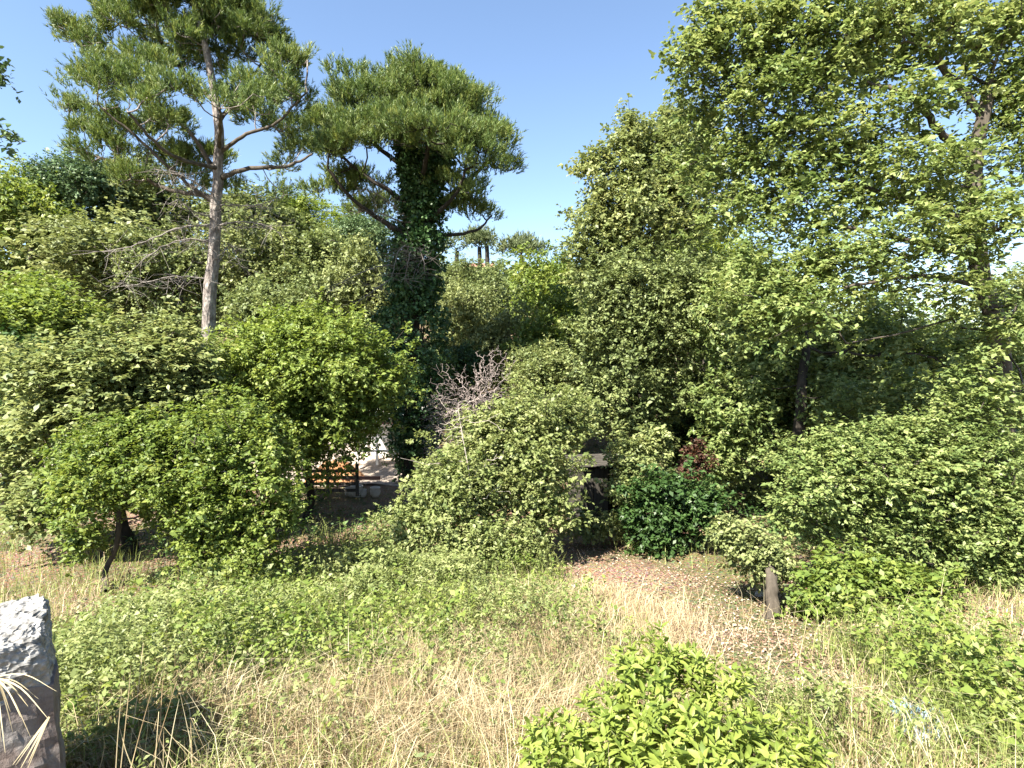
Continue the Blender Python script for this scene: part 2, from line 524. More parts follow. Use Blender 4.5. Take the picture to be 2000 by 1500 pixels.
def pine(name, label, Y, trunk_px, rad, limb_px, blobs, seed, dens, dead=(), barkm=PBARK, **kw):
    rng = R(seed)
    t0 = W(*trunk_px[0], Y)
    base = gpt(t0[0], Y)
    root_o = thing(name, label, 'pine tree', base)
    ctrl = [base] + [W(px, py, Y) for px, py in trunk_px]
    tp = curve_pts(ctrl, 26); tp[1:] += rng.normal(size=(25, 3)) * .02
    tr = np.linspace(rad[0], rad[1], 26)
    V, F = polytube(local(tp, base), tr, 12, rng, .14)
    link('trunk', mesh_np('trunk', V, F), barkm, root_o)
    sp = [([W(px, py, Y + dy) for px, py, dy in pts], r0, r1) for pts, r0, r1 in limb_px]
    lp, lr = limbs(root_o, base, sp, DBARK if barkm is DBARK else BARK, 'limb', 7, seed + 1)
    if dead:
        sp = [([W(px, py, Y + dy) for px, py, dy in pts], r0, r1) for pts, r0, r1 in dead]
        dp, dr = limbs(root_o, base, sp, PDEAD, 'dead_branch', 5, seed + 2)
        # bare side twigs on the dead branches
        m = len(dp)
        idx = rng.integers(0, m, m * 3)
        A = dp[idx]; D = rand_unit(rng, len(idx)) * np.array([1, 1, .6]) + np.array([0, 0, -.25])
        B1 = A + D * rng.uniform(.15, .6, (len(idx), 1))
        B2 = B1 + (unit(D) + rand_unit(rng, len(idx)) * .6 + np.array([0, 0, .2])) * rng.uniform(.1, .45, (len(idx), 1))
        V1, F1 = tubes(A, B1, np.full(len(idx), .007), np.full(len(idx), .005), 3)
        V2, F2 = tubes(B1, B2, np.full(len(idx), .005), np.full(len(idx), .003), 3)
        V = np.concatenate([V1, V2]); F = np.concatenate([F1, F2 + len(V1)])
        t = link('dead_twigs', mesh_np('dead_twigs', local(V, base), F), PDEAD, root_o); t['kind'] = 'stuff'
    pr = kw.pop('pad', .45)
    pc, po = blob_points(blobs, dens / 8.5, rng, shell=kw.pop('shell', .5), under=kw.pop('under', .25), back=.6, lump=kw.pop('lump', .3), lobes=1, jitter=.04)
    m9 = 9
    uu = rand_unit(rng, len(pc), m9); uu[..., 2] = np.abs(uu[..., 2]) * .9 - .15
    psz = pr * rng.uniform(.65, 1.25, (len(pc), 1, 1))
    att = (pc[:, None] + uu * psz * np.array([1, 1, .75]) * rng.uniform(.6, 1, (len(pc), m9, 1))).reshape(-1, 3)
    ou = unit(uu * .8 + po[:, None] * .5).reshape(-1, 3)
    root = np.concatenate([tp[14:], lp]); rr = np.concatenate([tr[14:], lr])
    A, B, ra, rb, L_ = skeleton(root, rr, att[::2], rng, tip=.010, seg=3, path=.5, lift=.25, jit=.05, maxr=.09)
    V, F = tubes(A, B, ra, rb, 4)
    link('branches', mesh_np('branches', local(V, base), F), barkm, root_o)['kind'] = 'stuff'
    V, F, t = needles(att, ou, rng, **kw)
    TRIS[0] += len(F)
    print(name, len(att), 'tris', len(F))
    link('crown', mesh_np('crown', local(V, base), F, t), PINE, root_o)
    return root_o

YA = 15.5
pine('pine_tree', 'tall pine with bare grey trunk and ragged crown cut off by the top edge', YA,
     [(402, 900), (410, 640), (418, 450), (428, 300), (415, 160), (385, 30)], (.225, .07),
     [([(422, 400, 0), (350, 345, -.3), (270, 270, -.8), (190, 205, -1.2)], .065, .02),
      ([(425, 345, 0), (380, 270, -.2), (300, 190, -.6), (230, 110, -.9)], .065, .02),
      ([(423, 385, 0), (330, 370, .3), (230, 320, .5), (140, 290, .6)], .07, .025),
      ([(428, 350, 0), (480, 330, -.3), (560, 325, -.6), (610, 300, -.8)], .07, .025),
      ([(430, 300, 0), (475, 265, -.2), (540, 240, -.4), (600, 180, -.7)], .06, .02),
      ([(425, 240, 0), (470, 180, .4), (520, 110, .8)], .06, .025),
      ([(420, 200, 0), (350, 130, .6), (290, 50, 1.0)], .06, .025),
      ([(427, 290, 0), (430, 240, -1.2), (430, 210, -2.2)], .06, .025),
      ([(430, 330, 0), (330, 300, -1.6), (250, 220, -2.4)], .06, .025)],
     pb(YA, (300, 90, 125, 95, .6), (400, 60, 135, 90, .4), (470, 110, 95, 80, .8), (180, 95, 50, 50, 0),
        (235, 175, 95, 60, -1.0), (150, 235, 50, 45, .4), (330, 215, 70, 40, -1.8), (440, 205, 62, 36, -2.2),
        (560, 170, 62, 62, -.4), (510, 215, 50, 40, .8), (300, 275, 90, 35, .6), (350, 30, 120, 70, 0),
        (560, 300, 55, 30, .2), (370, 330, 70, 34, 1.0), (200, 300, 65, 34, .4), (310, 360, 70, 22, .3), (490, 380, 60, 26, .5), (560, 240, 50, 40, .3), (150, 80, 30, 30, .2), (400, -30, 110, 60, 0)),
     11, 15.0,
     dead=[([(415, 440, 0), (350, 445, -.4), (260, 480, -.8), (170, 495, -1)], .028, .008),
           ([(413, 470, 0), (350, 470, -.5), (290, 500, -.9), (230, 560, -1.1)], .026, .007),
           ([(412, 545, 0), (340, 540, -.4), (270, 555, -.6), (230, 560, -.8)], .024, .006),
           ([(420, 430, 0), (360, 400, -.6), (330, 330, -1.0)], .024, .006),
           ([(425, 385, 0), (370, 350, -.8), (300, 330, -1.2)], .024, .006),
           ([(428, 440, 0), (470, 433, -.3), (520, 440, -.4), (545, 455, -.4)], .022, .006),
           ([(424, 520, 0), (450, 480, .2), (470, 520, .2)], .018, .005),
           ([(428, 400, 0), (500, 400, -.2), (560, 380, -.3)], .02, .005)],
     ns=9, nn=14, sl=.24, L=.125, wid=.020, spread=.07, pad=.40, under=.3, lump=.32)

YB = 21.0
pine('umbrella_pine', 'rounded umbrella pine whose trunk is wrapped in dark ivy', YB,
     [(806, 930), (808, 800), (805, 650), (812, 520), (822, 420), (822, 320)], (.42, .2),
     [([(815, 470, 0), (760, 440, -.6), (690, 390, -1.2), (640, 330, -1.6)], .12, .04),
      ([(820, 420, 0), (770, 380, -.3), (710, 340, -.4), (650, 290, -.4)], .11, .04),
      ([(818, 400, 0), (850, 340, .3), (870, 280, .5), (900, 220, .6)], .17, .05),
      ([(820, 380, 0), (800, 300, -.3), (780, 220, -.5)], .17, .05),
      ([(822, 440, 0), (860, 410, -.4), (890, 380, -.8), (910, 330, -1)], .1, .04),
      ([(822, 460, 0), (870, 460, .2), (930, 450, .3), (960, 420, .3)], .09, .03),
      ([(822, 430, 0), (880, 380, .6), (950, 320, .9), (985, 270, 1)], .11, .04),
      ([(818, 350, 0), (730, 280, .8), (680, 220, 1.2)], .11, .04),
      ([(820, 370, 0), (835, 300, -1.5), (840, 250, -2.5)], .1, .04)],
     pb(YB, (730, 215, 90, 65, 0), (820, 200, 90, 62, .4), (890, 230, 78, 60, .3), (665, 255, 62, 62, 0),
        (945, 275, 58, 58, .3), (700, 295, 75, 48, -1.8), (840, 270, 70, 50, -2.0), (915, 305, 60, 42, -1.6),
        (780, 260, 80, 50, -1.2), (640, 310, 42, 50, -.4), (960, 330, 36, 40, .4), (900, 420, 55, 35, .5),
        (700, 370, 60, 30, .6), (800, 170, 80, 32, 1), (650, 385, 40, 28, .2), (720, 420, 45, 22, .3), (910, 380, 55, 28, -.4)),
     12, 16.5,
     dead=[([(805, 480, -.4), (800, 500, -1.0), (790, 545, -1.1)], .03, .008),
           ([(810, 470, -.4), (780, 490, -1.0), (765, 540, -1.1)], .03, .008),
           ([(815, 480, -.4), (825, 500, -1.0), (830, 535, -1.0)], .03, .008),
           ([(790, 520, -.2), (740, 520, -.8), (680, 545, -1), (640, 570, -1.2)], .03, .008),
           ([(790, 530, -.2), (740, 560, -.8), (700, 590, -1)], .03, .008),
           ([(800, 440, -.2), (750, 420, -.8), (690, 400, -1)], .03, .008),
           ([(800, 430, -.2), (740, 380, -1), (700, 370, -1.4)], .03, .008)],
     barkm=DBARK, ns=8, nn=12, sl=.30, L=.155, wid=.028, spread=.09, pad=.48, under=.2, lump=.16, shell=.6)

# ivy column on the umbrella pine
def ivy_column():
    rng = R(31)
    base = gpt(*W(806, 930, YB - .3)[:2])
    ro = thing('ivy', 'dense dark green ivy wrapping the trunk of the umbrella pine', 'ivy', base)
    ctrl = [(806, 930, 22), (806, 860, 34), (806, 780, 48), (806, 700, 60), (806, 620, 56), (808, 550, 42), (815, 480, 36), (822, 420, 32), (820, 350, 28), (822, 300, 20)]
    att = []; ou = []
    for q in range(2600):
        f = rng.random() * (len(ctrl) - 1); k = int(f); f -= k
        a, b_ = ctrl[k], ctrl[k + 1]
        px = a[0] + (b_[0] - a[0]) * f; py = a[1] + (b_[1] - a[1]) * f; r = (a[2] + (b_[2] - a[2]) * f) * YB / FPX
        r *= (1 + .3 * math.sin(py * .06 + 1) * math.sin(py * .023) + .16 * rng.normal())
        if py > 880 and rng.random() < .5: continue
        an = rng.random() * 6.283
        c = W(px, py, YB)
        rr = r * (1 - .3 * rng.random() ** 2)
        att.append(c + np.array([math.cos(an) * rr, math.sin(an) * rr * .8, 0])); ou.append([math.cos(an), math.sin(an), .2])
    # ivy tongues running up the two forks
    for fork in ([(820, 380), (800, 300), (785, 240)], [(818, 400), (850, 340), (870, 280)]):
        pts = curve_pts([W(x, y, YB) for x, y in fork], 60)
        for p_ in pts:
            for q in range(7):
                v = rand_unit(rng, 1)[0]
                att.append(p_ + v * .33); ou.append(v)
    att = np.array(att); ou = unit(np.array(ou))
    V, F, t = leaves(att, ou, rng, ns=3, nl=5, sl=.22, L=.12, wr=.8, up=-.1, flat=.2, spread=.10)
    o = link('leaves', mesh_np('leaves', local(V, base), F, t), IVY, ro); o['kind'] = 'stuff'
    A = []; B = []
    for q in range(7):
        an = q * .9 + .3
        pts = [W(806 + 6 * math.sin(q), y, YB) + np.array([math.cos(an + y * .004), math.sin(an + y * .004), 0]) * .47 for y in range(940, 420, -20)]
        A += pts[:-1]; B += pts[1:]
    V, F = tubes(A, B, np.full(len(A), .025), np.full(len(A), .022), 4)
    link('stem', mesh_np('stem', local(V, base), F), DBARK, ro)['kind'] = 'stuff'
ivy_column()

# ------------------------------------------------------------------ far umbrella pines on the hill
def far_pine(label, Y, px, py_top, rx, ry, trunk_bottom, seed, fork=None):
    rng = R(seed)
    t0 = W(px, py_top + ry, Y)
    base = gpt(t0[0], Y)
    ro = thing('far_umbrella_pine', label, 'pine tree', base, 'umbrella pines on the far hill')
    s = Y / FPX
    top = W(px, py_top + ry * 1.2, Y)
    tp = curve_pts([base, base + (top - base) * .5 + np.array([rng.normal() * .2, 0, 0]), top], 8)
    V, F = polytube(local(tp, base), np.linspace(.36, .24, 8), 6, rng, .1)
    link('trunk', mesh_np('trunk', V, F), DBARK, ro)
    bl = []
    m = int(rx / 5)
    for q in range(m * 3):
        an = rng.random() * 6.283; rr = rng.random() ** .5
        cx = px + rx * .8 * rr * math.cos(an); hh = math.sqrt(max(0, 1 - rr * rr))
        bl.append((W(cx, py_top + ry * 1.0 - ry * .72 * hh + rng.normal() * 2, Y + rx * s * .8 * rr * math.sin(an)), (rx * .24 * s, rx * .24 * s, ry * .26 * s)))
    att, ou = blob_points(bl, 1.6, rng, shell=.5, under=.4)
    A, B, ra, rb, _ = skeleton(tp[6:], np.full(2, .24), att[::6], rng, tip=.05, seg=2, path=.4, maxr=.16)
    V, F = tubes(A, B, ra, rb, 3)
    link('branches', mesh_np('branches', local(V, base), F), DBARK, ro)['kind'] = 'stuff'
    V, F, t = needles(att, ou, rng, ns=4, nn=9, sl=.5, L=.5, wid=.10, up=.5, spread=.3)
    TRIS[0] += len(F)
    link('crown', mesh_np('crown', local(V, base), F, t), FARPINE, ro)
far_pine('distant umbrella pine with two-tone flat crown, leftmost, half behind the ivy-clad pine', 72, 893, 462, 34, 24, 510, 41)
far_pine('distant slim umbrella pine with bare straight trunk against the sky', 70, 936, 452, 32, 26, 530, 42)
far_pine('distant umbrella pine just right of the slim one, its trunk bare to the hill', 69, 951, 453, 28, 24, 540, 43)
far_pine('broad distant umbrella pine standing apart above the pale green crown', 74, 1018, 470, 50, 24, 515, 44)

# far wood covering the hill
def far_wood():
    rng = R(51)
    n_ = 620
    y = rng.uniform(44, 80, n_); x = rng.uniform(-62, 36, n_)
    keep = ~((np.abs(x - (-4)) < 6) & (y < 50))
    x, y = x[keep], y[keep]
    bl = [(np.array([a, b_, gz(a, b_) + rng.uniform(1.0, 2.2)]), np.array([rng.uniform(1.6, 2.6), rng.uniform(1.6, 2.4), rng.uniform(1.4, 2.2)])) for a, b_ in zip(x, y)]
    att, ou = blob_points(bl, .36, rng, shell=.4, under=.05, back=.3)
    V, F, t = leaves(att, ou, rng, ns=2, nl=5, sl=.5, L=.62, wr=.6, spread=.3)
    TRIS[0] += len(F) * 2
    print('far wood tris', len(F) * 2)
    o = link('far_wood', mesh_np('far_wood', V, F, t), OLIVE); o['kind'] = 'stuff'
    o['label'] = 'low olive green wood covering the far hillside'; o['category'] = 'woodland'
far_wood()

# ------------------------------------------------------------------ forest trees (shared crown meshes)
def archetype(seed, L=.15, dens=7, nb=11, wr=.55):
    """unit tree: crown centre at 0, radius about 1, trunk going down 2.6; returns meshes at scale 3 m"""
    rng = R(seed)
    bl = [(np.array([0, 0, 0.]), np.array([.62, .6, .62]) * 3)]
    for q in range(nb):
        u = rand_unit(rng, 1)[0]; u[2] = u[2] * .95 if q % 2 else abs(u[2])
        bl.append((u * 3 * rng.uniform(.5, .72), np.array([1, 1, .85]) * 3 * rng.uniform(.28, .44)))
    att, ou = blob_points(bl, dens / 9 * 7.5, rng, shell=.5, under=.5, back=.45)
    tp = curve_pts([(0, 0, -7), (.2, 0, -4), (-.1, .1, -1.5), (.1, 0, .8)], 12)
    tr = np.linspace(.2, .08, 12)
    V0, F0 = polytube(tp, tr, 7, rng, .15)
    tm = mesh_np('trunk', V0, F0)
    A, B, ra, rb, _ = skeleton(tp[6:], tr[6:], att[::4], rng, tip=.012, seg=2, path=.4, maxr=.1)
    V, F = tubes(A, B, ra, rb, 3)
    bm_ = mesh_np('branches', V, F)
    V, F, t = leaves(att, ou, rng, ns=4, nl=6, sl=.34, L=L, wr=wr, spread=.2)
    cm = mesh_np('crown', V, F, t)
    TRIS[0] += len(F) * 2
    print('archetype', len(att), 'tris', len(F) * 2)
    for me in (tm, bm_): me.materials.append(BARK)
    cm.materials.append(OLIVE)
    return tm, bm_, cm
ARCH = [archetype(61, L=.19, wr=.6), archetype(62, L=.17, wr=.6), archetype(63, L=.21, wr=.6), archetype(64, L=.18, nb=12, wr=.6)]

def forest(label, px, py, rx, ry, Y, mat, a, rz=0.0, name='broadleaf_tree', cat='tree'):
    c = W(px, py, Y); s = Y / FPX
    base = gpt(c[0], c[1])
    tm, bm_, cm = ARCH[a]
    ro = thing(name, label, cat, base, 'trees on the wooded slope behind')
    sx, sz = rx * s * 1.12 / 3.0, ry * s * 1.3 / 3.0
    M = Matrix.Translation(Vector(c - base)) @ Matrix.Diagonal((sx, sx, sz, 1)) @ Matrix.Rotation(rz, 4, 'Z')
    for nm, me in (('branches', bm_), ('crown', cm)):
        o = bpy.data.objects.new(nm, me); COL.objects.link(o); o.parent = ro
        o.matrix_local = M
        if nm == 'branches': o['kind'] = 'stuff'
        if nm == 'crown':
            o.material_slots[0].link = 'OBJECT'; o.material_slots[0].material = mat
    # trunk stretched so that it starts at the ground
    h = c[2] - base[2]
    o = bpy.data.objects.new('trunk', tm); COL.objects.link(o); o.parent = ro
    kz = max(h, 1.0) / 7.0
    o.matrix_local = Matrix.Translation((0, 0, h)) @ Matrix.Diagonal((sx * 1.2, sx * 1.2, kz, 1)) @ Matrix.Rotation(rz, 4, 'Z')
    return ro

FT = [
 ('fresh green tree at the far left edge below the gap of sky', 35, 470, 95, 115, 30, GREEN, 0, .3),
 ('dark blue-green tree left of the tall pine, its top against the sky', 160, 405, 85, 85, 33, BLUE, 3, 1.2),
 ('grey-green treetop on the far left skyline behind the fresh green tree', 60, 385, 75, 50, 40, OLIVE, 1, 2.2),
 ('olive oak directly behind the lower limbs of the tall pine', 300, 415, 95, 85, 36, OLIVE, 2, .9),
 ('wide olive tree with dark forked trunks left of the bare pine trunk', 215, 555, 150, 105, 27, STRAWOAK, 3, 2.0),
 ('small olive tree touching the left side of the bare pine trunk', 350, 560, 95, 100, 26, OLIVE, 1, 4.1),
 ('yellowish oak just right of the bare pine trunk', 490, 545, 105, 95, 28, STRAWOAK, 0, 2.7),
 ('olive treetop behind the right limbs of the tall pine', 480, 440, 90, 65, 38, OLIVE, 2, 3.3),
 ('deep green crown on the skyline between the two big pines', 580, 445, 70, 52, 42, GREEN, 3, .2),
 ('dense mid green crown left of the ivy-clad trunk', 660, 480, 85, 62, 37, GREEN, 1, 1.7),
 ('dark evergreen crown close behind the left limb of the umbrella pine', 725, 475, 55, 50, 34, BLUE, 0, 5.1),
 ('pale olive tree in the middle between bare trunk and ivy-clad trunk', 620, 560, 100, 90, 29, OLIVE, 3, 3.6),
 ('straw-tinted tree touching the left side of the ivy', 715, 590, 80, 100, 26, STRAWOAK, 2, .4),
 ('low olive tree behind the bright lime shrub', 560, 640, 90, 80, 24, OLIVE, 0, 5.5),
 ('olive crown at the right side of the ivy, high on the slope', 890, 560, 55, 50, 40, OLIVE, 1, 2.4),
 ('greyish oak below the distant twin pines', 955, 600, 62, 62, 38, OLIVE, 2, 1.1),
 ('cream-tinted oak right of the ivy, halfway down', 905, 665, 75, 90, 28, STRAWOAK, 3, 4.6),
 ('pale oak above the bare dead shrub', 985, 690, 70, 75, 27, STRAWOAK, 0, 3.9),
 ('tall light green tree whose top reaches the sky gap right of centre', 1050, 610, 95, 100, 31, GREEN, 1, .8),
 ('light green tree between the sky gap and the right-hand oak', 1110, 690, 90, 110, 25, GREEN, 2, 5.9),
 ('small dark evergreen behind the bare dead shrub', 900, 745, 60, 60, 24, DARK, 3, 2.9),
 ('grey-green crown at the right end of the sky gap', 1120, 560, 50, 50, 36, BLUE, 0, 2.0),
 ('dull green tree deep behind the shadowy forked oak', 1480, 700, 150, 130, 24, OLIVE, 1, 1.0),
 ('dim green tree behind the big trunk on the right', 1700, 720, 170, 120, 23, GREEN, 2, 2.6),
 ('dark tree at the right edge behind the low sweeping oak', 1920, 760, 140, 110, 21, BLUE, 0, 3.5),
 ('hazy green tree closing the gap at the far right edge', 1970, 610, 120, 80, 26, PALE, 1, .9),
 ('olive tree filling the gap left of the big trunk', 1600, 800, 130, 100, 19, OLIVE, 3, .6),
 ('tall hazy green tree behind the dense small-leaved oak', 1370, 560, 110, 110, 29, GREEN, 0, 5.2),
 ('low shaded tree between the dark round bush and the forked oak', 1400, 820, 110, 110, 20, DARK, 2, 1.9),
 ('pale green tree above the centre shrub', 1060, 745, 75, 60, 22, PALE, 3, 1.5),
 ('lime green tree low at the left edge of the picture', 70, 650, 130, 95, 19, LIME, 2, 4.4),
]
for f in FT: forest(*f)

# ------------------------------------------------------------------ left and centre shrubs
b = pb(14.5, (620, 720, 130, 95, 0), (530, 700, 95, 75, .6), (700, 740, 85, 75, .4), (640, 840, 110, 85, .8), (560, 840, 90, 90, .3),
       (480, 800, 80, 90, .2), (430, 730, 60, 50, .5), (715, 790, 45, 50, .8), (600, 650, 80, 40, .4), (620, 800, 85, 60, 3.6), (560, 820, 80, 70, 3.2))  # the blob set farthest back is added to shade the gate
base, c = autobase(b, 0, .3)
tree('arbutus_shrub', 'big rounded lime green shrub with a dark hollow right side, left of the ivy-clad trunk', 'shrub', base,
     [base, base + [.1, 0, .9], c + [0, 0, -.3], c + [.1, 0, .6]], (.13, .05), b, LIME, DBARK, 101, dens=11,
     ns=5, nl=8, sl=.2, L=.078, wr=.45, spread=.11)
b = pb(12.2, (260, 720, 110, 75, .3), (150, 750, 95, 75, 0), (330, 700, 80, 70, .8), (110, 830, 85, 60, 0), (230, 830, 100, 70, 0),
       (330, 790, 90, 80, .5), (120, 960, 75, 38, -.5), (50, 1010, 45, 22, -.8), (60, 730, 60, 60, .5), (180, 900, 70, 40, -.3), (380, 760, 70, 60, .6), (40, 880, 60, 45, .2), (20, 960, 50, 30, 0), (100, 1020, 60, 20, -.6))
base, c = autobase(b, .5, .5)
tree('hazel_tree', 'broad tree with pale grey-green leaves and layered drooping boughs at the left', 'tree', base,
     [base, base + [-.3, 0, 1.2], c + [0, .1, 0], c + [.2, .1, .8]], (.13, .045), b, PALE, DBARK, 102, dens=10,
     ns=5, nl=7, sl=.24, L=.095, wr=.6, up=.1, flat=1.0, spread=.12)
b = pb(9.9, (350, 980, 70, 50, .5), (140, 940, 60, 50, .2), (380, 860, 70, 50, .5), (240, 930, 105, 75, 0), (170, 1000, 60, 55, -.2), (310, 960, 75, 60, .3), (220, 870, 80, 50, .4), (170, 1060, 40, 30, -.2), (300, 870, 80, 50, .6))
base = GH(205, 1160)
tree('small_tree', 'small green tree on a thin crooked pale stem at the left of the garden', 'tree', base,
     [base, W(208, 1110, 9.9), W(228, 1060, 9.9), W(235, 960, 9.9), W(240, 900, 9.9)], (.055, .03), b, GREEN, BARK, 103, dens=15,
     ns=5, nl=7, sl=.15, L=.062, wr=.5, spread=.08)
b = pb(10.2, (470, 900, 95, 85, 0), (520, 970, 75, 70, -.2), (420, 1010, 85, 75, -.2), (480, 1080, 75, 55, -.3), (400, 900, 70, 70, .5), (450, 830, 70, 50, .5), (390, 1080, 50, 50, -.1), (560, 1010, 40, 40, .1), (540, 900, 55, 50, .3), (380, 960, 60, 60, .2))
base, c = autobase(b)
tree('leafy_shrub', 'leafy green shrub with low skirt of foliage, between the thin-stemmed tree and the dark hollow', 'shrub', base,
     [base, base + [.1, 0, .5], c, c + [0, 0, .5]], (.06, .03), b, GREEN, BARK, 104, dens=14,
     ns=5, nl=7, sl=.15, L=.062, wr=.5, spread=.08)
b = pb(16, (20, 800, 60, 90, 0), (20, 900, 50, 60, 0), (40, 710, 60, 60, .6))
base, c = autobase(b, -.4)
tree('edge_tree', 'dark green tree cut by the left edge, behind the pale drooping tree', 'tree', base,
     [base, base + [.1, 0, 1], c, c + [0, 0, .5]], (.12, .05), b, DARK, DBARK, 105, dens=8, ns=4, nl=7, sl=.22, L=.1, wr=.6)
b = pb(11.9, (1020, 830, 90, 65, .3), (960, 910, 105, 75, 0), (1045, 910, 80, 75, 0), (1010, 990, 110, 65, -.2), (900, 970, 65, 60, 0),
       (1070, 990, 42, 42, -.1), (1090, 850, 55, 50, .6), (1050, 1040, 45, 28, -.2), (950, 850, 50, 45, .2), (1120, 815, 55, 40, 1.0))
base, c = autobase(b, .2)
tree('olive_shrub', 'wide sunlit yellow-green shrub in the centre in front of the shed', 'shrub', base,
     [base, base + [.2, 0, .5], c + [0, 0, -.2], c + [-.1, 0, .5]], (.07, .03), b, WEED, DBARK, 106, dens=13,
     ns=5, nl=7, sl=.17, L=.066, wr=.42, spread=.09)
b = pb(10.6, (850, 990, 60, 50, 0), (790, 1040, 60, 45, -.1), (880, 1050, 70, 45, -.2), (820, 1090, 80, 40, -.4), (930, 1090, 60, 35, -.4), (720, 1100, 60, 35, -.3), (900, 960, 60, 50, .3), (860, 930, 45, 40, .5), (980, 1060, 70, 35, -.2), (760, 1130, 90, 40, -1.2), (680, 1175, 70, 36, -1.8), (880, 1140, 100, 36, -1.3), (620, 1210, 60, 30, -2.2))
base, c = autobase(b)
tree('bramble_mound', 'low bright green bramble mound spilling left of the wide centre shrub', 'shrub', base,
     [base, base + [.1, 0, .3], c, c + [0, 0, .2]], (.03, .015), b, WEED, STEM, 107, dens=15,
     ns=5, nl=7, sl=.17, L=.06, wr=.5, spread=.09)

# dead bare shrub
TWIGGY = rough_mat('pinkish_dead_twig', [(.13, .10, .09), (.22, .18, .165), (.32, .28, .26)], 14, .85, .3)
def dead_shrub():
    rng = R(71); Y = 15.6
    base = gpt(W(918, 880, Y)[0], Y)
    ro = thing('dead_tree', 'bare dead shrub with pale tangled twigs right of the ivy', 'dead shrub', base)
    tp = curve_pts([base, W(915, 940, Y), W(925, 850, Y), W(925, 780, Y)], 10)
    tr = np.linspace(.04, .015, 10)
    V, F = polytube(local(tp, base), tr, 6, rng, .1)
    link('trunk', mesh_np('trunk', V, F), TWIGGY, ro)
    att, _ = blob_points(pb(Y, (905, 790, 75, 75, 0), (880, 840, 60, 50, 0), (950, 780, 50, 60, 0), (860, 810, 40, 40, 0), (850, 880, 40, 40, 0), (960, 720, 40, 40, 0)), 60, rng, shell=.9, under=1, back=.8, lump=.15)
    A, B, ra, rb, _ = skeleton(tp[2:], tr[2:], att, rng, tip=.0042, seg=3, path=.35, jit=.2, lift=.1, maxr=.014)
    V, F = tubes(A, B, ra, rb, 3)
    link('branches', mesh_np('branches', local(V, base), F), TWIGGY, ro)['kind'] = 'stuff'
dead_shrub()
def bare_sapling():
    rng = R(72); Y = 10.9
    base = gpt(W(915, 1050, Y)[0], Y)
    ro = thing('bare_sapling', 'thin bare whitish sapling standing in front of the centre shrub', 'dead sapling', base)
    tp = curve_pts([base, W(912, 1010, Y), W(918, 940, Y), W(905, 860, Y), W(895, 800, Y)], 14)
    tr = np.linspace(.022, .006, 14)
    V, F = polytube(local(tp, base), tr, 6, rng, .1)
    link('stem', mesh_np('stem', V, F), DEAD, ro)
    att = np.concatenate([tp[5:] + rng.normal(size=(9, 3)) * [.35, .2, .2] + [0, 0, .2] for _ in range(5)])
    A, B, ra, rb, _ = skeleton(tp[4:], tr[4:], att, rng, tip=.004, seg=3, path=.5, jit=.08, maxr=.01)
    V, F = tubes(A, B, ra, rb, 3)
    link('twigs', mesh_np('twigs', local(V, base), F), DEAD, ro)['kind'] = 'stuff'
bare_sapling()

# ------------------------------------------------------------------ right-hand trees
b = pb(21, (1210, 400, 70, 95, 0), (1165, 330, 38, 30, 0), (1230, 285, 26, 45, 0), (1226, 240, 12, 24, 0), (1255, 262, 14, 16, 0), (1170, 480, 55, 60, 0), (1290, 330, 70, 70, 1), (1280, 440, 90, 90, .5),
       (1200, 540, 70, 60, .5), (1340, 270, 60, 60, 1.5), (1340, 380, 80, 80, 1))
base, c = autobase(b)
tree('holm_oak', 'tall slim grey-green oak whose ragged top borders the blue sky gap', 'oak tree', base,
     [base, base + [.2, 0, 3], c, c + [0, 0, 2]], (.22, .07), b, PALE, DBARK, 201, dens=7,
     ns=5, nl=7, sl=.26, L=.115, wr=.5, spread=.15)
b = pb(17, (1240, 570, 100, 75, 0), (1190, 660, 70, 85, 0), (1290, 660, 95, 85, 0), (1230, 760, 80, 80, 0), (1320, 760, 75, 65, .4), (1350, 580, 80, 70, .8),
       (1190, 800, 50, 50, .3), (1240, 840, 50, 50, 0))
base, c = autobase(b)
tree('dense_oak', 'dense small-leaved olive oak tall behind the dark round bush', 'oak tree', base,
     [base, base + [.2, 0, 2], c, c + [0, 0, 1.5]], (.2, .07), b, OLIVE, DBARK, 202, dens=10,
     ns=5, nl=8, sl=.2, L=.082, wr=.5, spread=.12)
b = pb(15.5, (1430, 650, 90, 90, 1), (1560, 660, 110, 90, 1.5), (1700, 680, 110, 90, 1), (1440, 800, 70, 80, 0), (1640, 800, 75, 65, 0), (1830, 700, 90, 80, 1.5),
       (1400, 900, 50, 60, 0), (1500, 880, 60, 50, 0), (1460, 560, 90, 60, 1.5), (1720, 850, 80, 50, .2), (1950, 720, 70, 90, 1), (1670, 810, 80, 55, -2.4), (1800, 790, 90, 50, -2.4), (1600, 770, 45, 60, -.8), (1920, 800, 70, 50, -2.6), (1500, 720, 60, 60, 0))
base = GH(1540, 985); base = gpt(W(1555, 800, 14)[0], 14.6)
tree('shaded_oak', 'shadowy forked oak with black trunk under the big overhanging tree', 'oak tree', base,
     [base, W(1560, 850, 14.6), W(1565, 760, 14.6), W(1580, 650, 15.2)], (.17, .09), b, OAK, DBARK, 203, dens=6,
     ns=4, nl=7, sl=.22, L=.1, wr=.5, spread=.14)
